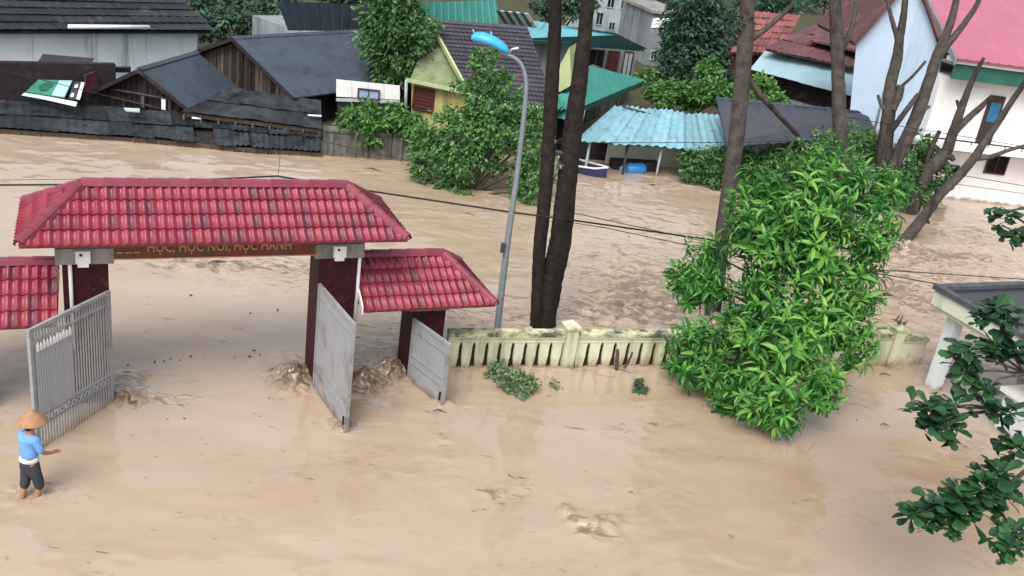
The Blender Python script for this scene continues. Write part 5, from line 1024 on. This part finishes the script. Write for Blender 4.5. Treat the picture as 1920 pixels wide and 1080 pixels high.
# ================================================================== broad leaved tree at the right edge
def almond():
    base = gz(2010, 930, 0); base.z = -.3
    t = thing('almond_tree', base, 'broad leaved tree reaching in from the right edge with dark rosettes of leaves', 'tree')
    ros = [(1745, 768, 1.0, 13.0), (1790, 760, .9, 13.1), (1775, 800, .95, 12.9), (1745, 795, .7, 12.9), (1815, 660, .9, 13.4), (1810, 700, .8, 13.3), (1850, 730, .9, 13.2), (1865, 650, .95, 13.6), (1870, 575, .9, 13.8), (1890, 600, .8, 13.8), (1835, 595, .5, 13.8), (1890, 775, .8, 12.9),
           (1715, 965, .9, 12.0), (1745, 975, .7, 12.0), (1765, 945, .9, 12.0), (1800, 935, .95, 12.0), (1795, 965, .8, 11.9), (1830, 950, .9, 12.0), (1845, 915, .9, 12.1), (1875, 890, .95, 12.2), (1880, 930, .9, 12.0), (1780, 990, .5, 11.8), (1895, 1000, .8, 11.6), (1890, 1030, .7, 11.4), (1885, 405, .75, 15.0), (1905, 440, .7, 15.0), (1910, 660, .9, 13.5), (1910, 840, .9, 12.5)]
    tmpl = [np_mesh('leaf', *leaves(T_BROAD, np.zeros((1, 3)), np.array([[1., 0, 0]]), np.array([[0, 0, 1.]]), np.array([1.]), np.array([w])), L_ALMOND) for w in (.58, .64, .52)]
    rg = random.Random(9); hubs = [gp(x, y, gy(x, y, Y), 0) for x, y, s, Y in ros]; cnt = 0; rest = MB()
    mb = MB(); root = base + Vector((0, 0, 2.2)); limb(mb, [base, root - GZ * .9 + Vector((.06, 0, 0)), root, root + GZ * 1.6 + Vector((-.05, .05, 0)), root + GZ * 2.6], [.15, .13, .11, .08, .04], 9); part('trunk', mb, MT['barkgrey'], t)
    mb = MB()
    boughs = [((1905, 585, 14.0), 5.2, lambda x, y: 480 < y < 640), ((1900, 705, 13.3), 3.9, lambda x, y: 640 <= y < 740), ((1850, 775, 13.0), 3.1, lambda x, y: 740 <= y < 850), ((1870, 925, 12.1), 2.3, lambda x, y: 850 <= y < 995), ((1925, 1020, 11.6), 1.9, lambda x, y: y >= 995), ((1925, 425, 15.0), 5.6, lambda x, y: y <= 480)]
    for (bx_, by_, bY), zt, inn in boughs:
        hub = gy(bx_, by_, bY); st = Vector((base.x, base.y, zt * .72)); mid = lerp(st, hub, .55) + GZ * .18
        limb(mb, [st, mid, hub], [.06, .042, .028], 6)
        for (x, y, s, Y), h in zip(ros, hubs):
            if inn(x, y): limb(mb, [lerp(mid, hub, .8), lerp(hub, h, .5) + Vector((0, .04, .05)), h - GZ * .03], [.024, .016, .009], 5)
    part('branch', mb, MT['barkgrey'], t)
    for (x, y, s, Y), h in zip(ros, hubs):
        n = 10
        for k in range(n):
            a = k * 2.39996 + rg.random() * .5; el = .75 - 1.15 * k / n + rg.uniform(-.2, .2); d = Vector((math.cos(a) * math.cos(el), math.sin(a) * math.cos(el), math.sin(el))); nz = Vector((-math.cos(a) * math.sin(el), -math.sin(a) * math.sin(el), math.cos(el))) + Vector((rg.uniform(-.3, .3), rg.uniform(-.3, .3), 0))
            L = .335 * s * rg.uniform(.75, 1.15); piece('leaf', tmpl[k % 3], frame(h + d * .02, d, nz.cross(d)) @ Matrix.Scale(L, 4), t)
    Ps, Ds, Ns, Ls = [], [], [], []
    for (x, y, s, Y), h in zip(ros, hubs):
        for k in range(24):
            a = rg.random() * 6.283; el = rg.uniform(-.7, .7); d = Vector((math.cos(a) * math.cos(el), math.sin(a) * math.cos(el), math.sin(el))); Ps.append(h + Vector((rg.gauss(0, .12), rg.gauss(.08, .12), rg.gauss(-.05, .10))) * s); Ds.append(d); Ns.append((rg.gauss(0, .4), rg.gauss(0, .4), 1)); Ls.append(.31 * s * rg.uniform(.7, 1.1))
    Ls = np.array(Ls); link('foliage', np_mesh('foliage', *leaves(T_BROAD, np.array(Ps), np.array(Ds), np.array(Ns), Ls, Ls * .58), L_ALMOND), t, kind='stuff')
almond()

# ================================================================== gatekeeper's shelter at the right edge
def booth():
    C0 = gz(1752, 528, 2.62); a1, a2 = rad(-66), rad(24)
    f = Vector((math.cos(a1), math.sin(a1), 0)); r = Vector((math.cos(a2), math.sin(a2), 0)); L, Wd = 4.6, 4.2
    t = thing('flat_roof_booth', Vector((C0.x, C0.y, 0)) + f * L / 2 + r * Wd / 2, 'pale concrete booth with flat black roof and grey rim at the right edge', 'booth')
    def P(a, b, z): return Vector((C0.x, C0.y, z)) + f * a + r * b
    z1 = 2.56
    def bx(mb, a0, a1_, b0, b1, z0, z1_): return mb.prism([P(a0, b0, z0), P(a1_, b0, z0), P(a1_, b1, z0), P(a0, b1, z0)], GZ * (z1_ - z0))
    m = MB(); bx(m, .05, L - .05, .05, Wd - .05, z1 - .48, z1 - .12); bx(m, .14, L - .14, .14, Wd - .14, z1 - .60, z1 - .482); part('roof_slab', m, MT['boothcream'], t)
    m = MB(); bx(m, .0, L, .0, .20, z1 - .118, z1); bx(m, .0, L, Wd - .20, Wd, z1 - .118, z1); bx(m, 0, .20, .202, Wd - .202, z1 - .118, z1); bx(m, L - .20, L, .202, Wd - .202, z1 - .118, z1); part('parapet', m, MT['boothrim'], t)
    m = MB(); bx(m, .202, L - .202, .202, Wd - .202, z1 - .117, z1 - .09); part('roof_felt', m, MT['boothdark'], t)
    for a, b in ((.55, .45), (L - .7, .45), (.55, Wd - .6), (L - .7, Wd - .6)):
        m = MB(); bx(m, a - .14, a + .14, b - .14, b + .14, -.4, z1 - .604); part('column', m, MT['column'], t)
    m = MB(); bx(m, 2.4, L - .9, .50, Wd - .8, -.4, .95); part('low_wall', m, MT['column'], t); m = MB(); bx(m, 2.3, L - .8, .40, Wd - .7, .952, 1.05); part('wall_cap', m, MT['white'], t)
booth()

# ================================================================== street lamp, cables
def lamp():
    Y = 20.85; t = thing('street_lamp', gy(930, 632, Y), 'slim galvanised street lamp with curved arm and bright blue lamp head', 'street lamp')
    m = MB(); P = [gy(x, y, Y) for x, y in ((929, 650), (936, 585), (952, 450), (968, 340), (980, 240), (986, 180), (986, 150), (981, 128), (970, 112), (953, 103), (938, 98))]
    a, b = smooth_path(P, [.085, .08, .075, .065, .058, .052, .048, .045, .042, .04, .04], 4); m.tube(a, b, 8); part('pole', m, MT['pole'], t)
    m = MB(); p = gy(943, 462, Y); m.box(tuple(p + Vector((0, -.09, 0))), .10, .12, .22); part('junction_box', m, MT['charcoal'], t)
    hp = [gy(x, y, Y) for x, y in ((884, 71), (890, 71), (905, 73), (922, 79), (940, 88), (950, 95), (954, 98))]; m = MB(); vs = []; n = 12
    ws = [.08, .15, .18, .18, .165, .13, .05]; hsz = [.06, .12, .15, .15, .135, .10, .045]
    for p, w, h in zip(hp, ws, hsz):
        for k in range(n):
            q = 2 * math.pi * k / n; vs.append(p + Vector((0, math.cos(q) * w, math.sin(q) * h * (1.0 if math.sin(q) > 0 else .6))))
    m.add(vs, [(i * n + k, i * n + (k + 1) % n, (i + 1) * n + (k + 1) % n, (i + 1) * n + k) for i in range(len(hp) - 1) for k in range(n)], True); m.add(vs[:n], [tuple(range(n))]); m.add(vs[-n:], [tuple(reversed(range(n)))]); hd = part('lamp_head', m, MT['lampblue'], t)
    m = MB(); c = (hp[1] + hp[2]) / 2; m.tube([hp[1] + Vector((0, -.02, .05)), hp[1] + Vector((-.05, -.05, .18))], [.03, .012], 5); m.tube([hp[3] + Vector((0, 0, .10)), hp[3] + Vector((-.05, 0, .22))], [.03, .015], 5); part('fin', m, MT['cyan'], hd)
    m = MB(); m.tube([gy(955, 100, Y), gy(960, 92, Y - .1), gy(972, 90, Y - .2)], .022, 5); part('bracket', m, MT['plastic'], t)
lamp()
def cable(label, pts, r=.011, sag=.0, group=None):
    P = []
    for (a, b) in zip(pts[:-1], pts[1:]):
        for k in range(12):
            q = k / 12; p = lerp(a, b, q); P.append(p - GZ * sag * 4 * q * (1 - q))
    P.append(pts[-1]); m = MB(); m.tube(P, r, 5); solo('power_cable', m, MT['cable'], label, 'cable')
K = lambda x, y, Y: gy(x, y, Y)
cable('thick black cable passing behind the long red roof and the street lamp', [K(-40, 347, 20.0), K(140, 346, 20.2), K(330, 339, 20.6), K(520, 330, 21.), K(640, 350, 21.), K(960, 398, 20.95), K(1040, 408, 20.9), K(1350, 452, 24.2)], .022)
cable('upper thin cable from the dark trunk to the leafy tree', [K(1062, 396, 21.2), K(1180, 422, 21.8), K(1310, 450, 22.6), K(1420, 470, 23)], .010)
cable('lower thin cable from the dark trunk to the leafy tree', [K(1058, 415, 21.2), K(1140, 428, 21.6), K(1300, 462, 22.6), K(1420, 490, 23)], .010)
cable('thin cable running into the dark roofed booth corner', [K(1640, 505, 23), K(1760, 513, 23.5), K(1940, 525, 24)], .012)
cable('thick cable sagging just below the thin one beside the booth', [K(1640, 512, 22.5), K(1700, 522, 22.4), K(1760, 533, 22.2)], .014)
cable('cable crossing low in front of the far shacks and the big bank bush', [K(-40, 120, 27), K(330, 212, 28), K(605, 265, 29.5), K(760, 300, 30), K(960, 312, 30.5), K(1110, 318, 31)], .010)
cable('cable crossing before the cyan shelter eave', [K(560, 245, 30), K(780, 262, 30.5), K(1000, 268, 31), K(1380, 267, 32), K(1600, 262, 33), K(1940, 300, 34)], .012)
cable('cable strung before the white house balcony', [K(1560, 215, 34), K(1740, 245, 34.5), K(1940, 278, 35)], .013)
cable('upper of two cables low across the white house wall', [K(1740, 318, 35), K(1800, 328, 35.2), K(1940, 352, 35.6)], .013)
cable('lower of two cables low across the white house wall', [K(1740, 338, 35), K(1800, 346, 35.2), K(1940, 366, 35.6)], .011)
cable('thin slack cable at the far left above the flood', [K(-40, 338, 23), K(140, 336, 23), K(420, 335, 22.5), K(600, 345, 22)], .007)
m = MB(); m.tube([K(526, 282, 21.3), K(524, 305, 21.1), K(521, 331, 21)], .006, 5); solo('drop_wire', m, MT['cable'], 'thin upright wire meeting the thick cable above the long red roof', 'cable')

# ================================================================== person wading
def person():
    foot = gz(60, 928, 0) + Vector((0, 0, -.16)); t = thing('person', foot + GZ * -.25, 'person wading by the left gate leaf in straw hat, light blue shirt and dark trousers', 'person')
    face = rad(60); X = Vector((math.sin(face), -math.cos(face), 0)); Fd = Vector((math.cos(face), math.sin(face), 0))   # right hand side, forward
    KS = .92
    def P(r, f, z): return foot + (X * r + Fd * f + GZ * z) * KS
    def skin(name, verts, edges, mat, lv=2):
        me = bpy.data.meshes.new(name); me.from_pydata([v[0] for v in verts], edges, []); o = bpy.data.objects.new('tmp', me); COL.objects.link(o)
        sk = o.modifiers.new('s', 'SKIN'); sk.use_smooth_shade = True
        for i, v in enumerate(verts): rr = v[1] if hasattr(v[1], '__len__') else (v[1], v[1]); rr = (rr[0] * KS, rr[1] * KS); me.skin_vertices[0].data[i].radius = rr if hasattr(rr, '__len__') else (rr, rr); me.skin_vertices[0].data[i].use_root = (i == 0)
        ss = o.modifiers.new('d', 'SUBSURF'); ss.levels = lv; ss.render_levels = lv
        dg = bpy.context.evaluated_depsgraph_get(); r = bpy.data.meshes.new_from_object(o.evaluated_get(dg)); bpy.data.objects.remove(o); r.materials.clear(); r.materials.append(mat); r.name = name; return r
    sk = pm('tan_skin', (.36, .17, .10), (.32, .15, .09), 6, .5, .4, bump=.03)
    V = [(P(0, 0, .86), (.13, .11)), (P(0, .0, 1.05), (.12, .10)), (P(0, .03, 1.25), (.15, .11)), (P(0, .04, 1.38), (.10, .08)), (P(0, .06, 1.45), .05), (P(0, .09, 1.53), (.075, .085)), (P(0, .10, 1.62), (.075, .085)), (P(0, .09, 1.68), .05),
         (P(.17, .03, 1.34), .055), (P(.24, .10, 1.10), .042), (P(.20, .28, 1.00), .034), (P(.19, .34, .99), .030), (P(-.17, .03, 1.34), .055), (P(-.26, .02, 1.10), .042), (P(-.25, .18, .95), .034), (P(-.245, .24, .94), .030),
         (P(.09, .0, .82), .095), (P(.10, .10, .42), .065), (P(.09, .05, .22), .05), (P(.09, .02, -.15), .038), (P(.09, .12, -.23), .035), (P(-.09, 0, .82), .095), (P(-.09, -.04, .42), .065), (P(-.08, -.12, .22), .05), (P(-.08, -.20, -.15), .038), (P(-.08, -.10, -.23), .035)]
    for hand, sx in ((11, 1), (15, -1)):
        b = V[hand][0]
        for k in range(5):
            o = X * ((k - 2) * .018) ; ln = (.055, .075, .08, .072, .06)[k]; i = len(V); V += [(b + o + Fd * .03, .012), (b + o * 1.2 + Fd * (.03 + ln) - GZ * .02, .008)]
    E = [(0, 1), (1, 2), (2, 3), (3, 4), (4, 5), (5, 6), (6, 7), (3, 8), (8, 9), (9, 10), (10, 11), (3, 12), (12, 13), (13, 14), (14, 15), (0, 16), (16, 17), (17, 18), (18, 19), (19, 20), (0, 21), (21, 22), (22, 23), (23, 24), (24, 25)]
    for h, hand in enumerate((11, 15)):
        for k in range(5): i = 26 + h * 10 + k * 2; E += [(hand, i), (i, i + 1)]
    link('body', skin('body', V, E, sk), t)
    sh = pm('light_blue_shirt', (.17, .36, .74), (.13, .30, .66), 7, .75, .2, bump=.5, bscale=16)
    V = [(P(0, .0, .90), (.17, .14)), (P(0, .0, 1.08), (.155, .13)), (P(0, .03, 1.26), (.185, .14)), (P(0, .04, 1.385), (.12, .10)), (P(0, .055, 1.42), (.065, .065)), (P(.175, .03, 1.345), .078), (P(.225, .07, 1.17), .066), (P(.235, .10, 1.10), .06), (P(-.175, .03, 1.345), .078), (P(-.24, .03, 1.17), .066), (P(-.255, .03, 1.10), .06)]
    link('shirt', skin('shirt', V, [(0, 1), (1, 2), (2, 3), (3, 4), (3, 5), (5, 6), (6, 7), (3, 8), (8, 9), (9, 10)], sh), t)
    V = [(P(0, 0, .99), (.172, .142)), (P(0, 0, .93), (.180, .150)), (P(0, 0, .85), (.178, .148))]
    link('shirt_hem', skin('shirt_hem', V, [(0, 1), (1, 2)], pm('white_cloth', (.68, .70, .74), None, 5, .8, .2)), t)
    V = [(P(0, 0, 1.0), (.145, .12)), (P(0, 0, .93), (.155, .13)), (P(0, 0, .80), (.165, .135)), (P(.09, .02, .70), (.115, .115)), (P(.10, .09, .42), .088), (P(.10, .08, .30), .085), (P(-.09, 0, .70), (.115, .115)), (P(-.09, -.05, .42), .088), (P(-.085, -.085, .30), .085)]
    link('trousers', skin('trousers', V, [(0, 1), (1, 2), (2, 3), (3, 4), (4, 5), (2, 6), (6, 7), (7, 8)], pm('dark_trousers', (.030, .032, .040), (.05, .055, .07), 6, .8, .2)), t)
    # straw hat and hair, face
    hc = P(0, .095, 1.66); m = MB(); prof = [(.24, -.03), (.235, -.015), (.15, .07), (.06, .155), (.0, .19)]; n = 20; vs = []
    for r, z in prof:
        for k in range(n): w = 2 * math.pi * k / n; vs.append(hc + Vector((r * math.cos(w), r * math.sin(w), z)) * .92)
    m.add(vs, [(i * n + k, i * n + (k + 1) % n, (i + 1) * n + (k + 1) % n, (i + 1) * n + k) for i in range(4) for k in range(n)], True); m.add([hc + Vector((.235 * math.cos(2 * math.pi * k / n), .235 * math.sin(2 * math.pi * k / n), -.032)) * .92 for k in range(n)], [tuple(reversed(range(n)))]); part('straw_hat', m, pm('tan_straw', (.42, .23, .13), (.34, .18, .10), 14, .8, .2, bump=.5, bscale=60), t)
    m = MB(); m.tube([P(0, .03, 1.50), P(0, .015, 1.58), P(0, .05, 1.66)], [.05, .075, .08], 10); part('hair', m, MT['cable'], t)
    m = MB(); m.tube([P(0, .165, 1.60), P(0, .20, 1.565), P(0, .17, 1.56)], [.010, .016, .010], 6); part('nose', m, sk, t)
    for s_ in (-1, 1): m = MB(); m.tube([P(.032 * s_, .158, 1.60), P(.032 * s_, .175, 1.60)], .011, 6); part('eye', m, MT['cable'], t)
    m = MB(); m.tube([P(-.025, .16, 1.525), P(0, .172, 1.522), P(.025, .16, 1.525)], .007, 5); part('mouth', m, pm('lip', (.22, .07, .06), None, 5, .5), t)
    for s_ in (-1, 1): m = MB(); m.tube([P(.078 * s_, .085, 1.615), P(.09 * s_, .075, 1.59), P(.08 * s_, .085, 1.56)], .013, 6); part('ear', m, sk, t)
person()

# ================================================================== floating bits
for x, y, z, w, lb in ((368, 224, .75, .30, 'small white scrap lying on the dark waterline roofs'), (590, 219, 1.0, .5, 'thin white strip lying on the dark roof near the mossy wall')):
    m = MB(); p = gz(x, y, z); m.box((p.x, p.y, z + .05), w, .14, .03, rad(20)); solo('scrap', m, MT['white'], lb, 'scrap')
def debris():
    rg = random.Random(4)
    spots = [(825, 772, 26, 'brown stick drifting between the two right gate leaves'), (1325, 585, 30, 'dark plank drifting by the lone tall trunk foot'), (1712, 480, 34, 'dark branch caught in the rapids right of the leaning bare tree'), (1660, 703, 22, 'short dark stick drifting right of the leafy tree'), (1660, 798, 18, 'dark driftwood afloat below the leafy tree right side'), (700, 318, 26, 'dark debris drifting off the mossy wall'), (410, 492, 36, 'dark branch in the ripples under the long red roof'), (1225, 348, 28, 'brown log drifting off the cyan shelter'), (1125, 988, 24, 'dark wood turning in the eddy at the bottom'), (545, 722, 30, 'brown stick washed up left of the right gate leaf'), (880, 402, 20, 'short branch afloat left of the street lamp')]
    for x, y, w, lb in spots:
        p = gz(x, y, .015); sc = dist(p) / FPX; a = FLOW + rg.uniform(-.5, .3); d = Vector((math.cos(a), math.sin(a), 0)); L = w * sc
        m = MB(); a_, b_ = smooth_path([p - d * L / 2, p - d * L * .1 + GZ * .03 + Vector((0, .03, 0)), p + d * L / 2 - GZ * .01], [.02 * L, .05 * L, .015 * L], 4, .4, rg); m.tube(a_, b_, 6)
        m.tube([p, p + Vector((-d.y, d.x, .3)) * L * .2], [.03 * L, .008 * L], 5); solo('driftwood', m, MT['mudwood'], lb, 'driftwood')
    m = MB()
    for (x, y) in [(290, 678), (308, 677), (320, 672), (337, 675), (358, 668), (440, 670), (468, 668), (487, 665), (420, 640), (314, 786), (346, 785), (240, 684)] + [(rg.uniform(230, 1800), rg.gauss(560, 90)) for _ in range(60)]:
        if y < 260: continue
        p = gz(x, y, .01); s = rg.uniform(.012, .03); m.box(tuple(p), s * rg.uniform(1, 3), s, s, rg.uniform(0, 3))
    part('floating_bits', m, MT['mudwood'], kind='stuff')
    m = MB(); p = gz(1722, 612, 0); W = Wp(11.42, .1, 1.14)
    for k in range(7): q = W + Vector((rg.uniform(-.15, .15), rg.uniform(-.1, .1), .03)); d = Vector((rg.uniform(-1, 1), rg.uniform(-1, 1), rg.uniform(.0, .3))).normalized() * .2; m.tube([q, q + d], [.03, .015], 5)
    solo('flood_trash', m, MT['mudwood'], 'clump of dark sticks caught on the right end post of the wall', 'driftwood')
debris()

# ------------------------------------------------------------------ repeats of one kind share a group
GROUPS = dict(driftwood='sticks and wood drifting on the flood', power_cable='cables strung across the flooded street', twig_post='dead twigs standing before the wall', bush='bushes along the far bank', round_tree='tall trees among the far houses',
              far_tree='trees at the very top', low_roof='low roofs at the waterline', shack='wooden gabled shacks', concrete_house='grey concrete houses far behind', sign_panel='printed panels on the dark roofs', tin_canopy='loose tin roofs behind the shacks',
              flood_shrub='plants half drowned in the yard', garden_plants='low green plants behind the shelter', pollard_tree='pollarded bare trees at the right', scrap='white scraps on the dark roofs', back_house='houses behind the shacks', dark_tree='trees at the very top')
for o in S.objects:
    g = GROUPS.get(o.name.split('.')[0])
    if g and o.parent is None and o.get('kind') != 'stuff' and not o.get('group'): o['group'] = g
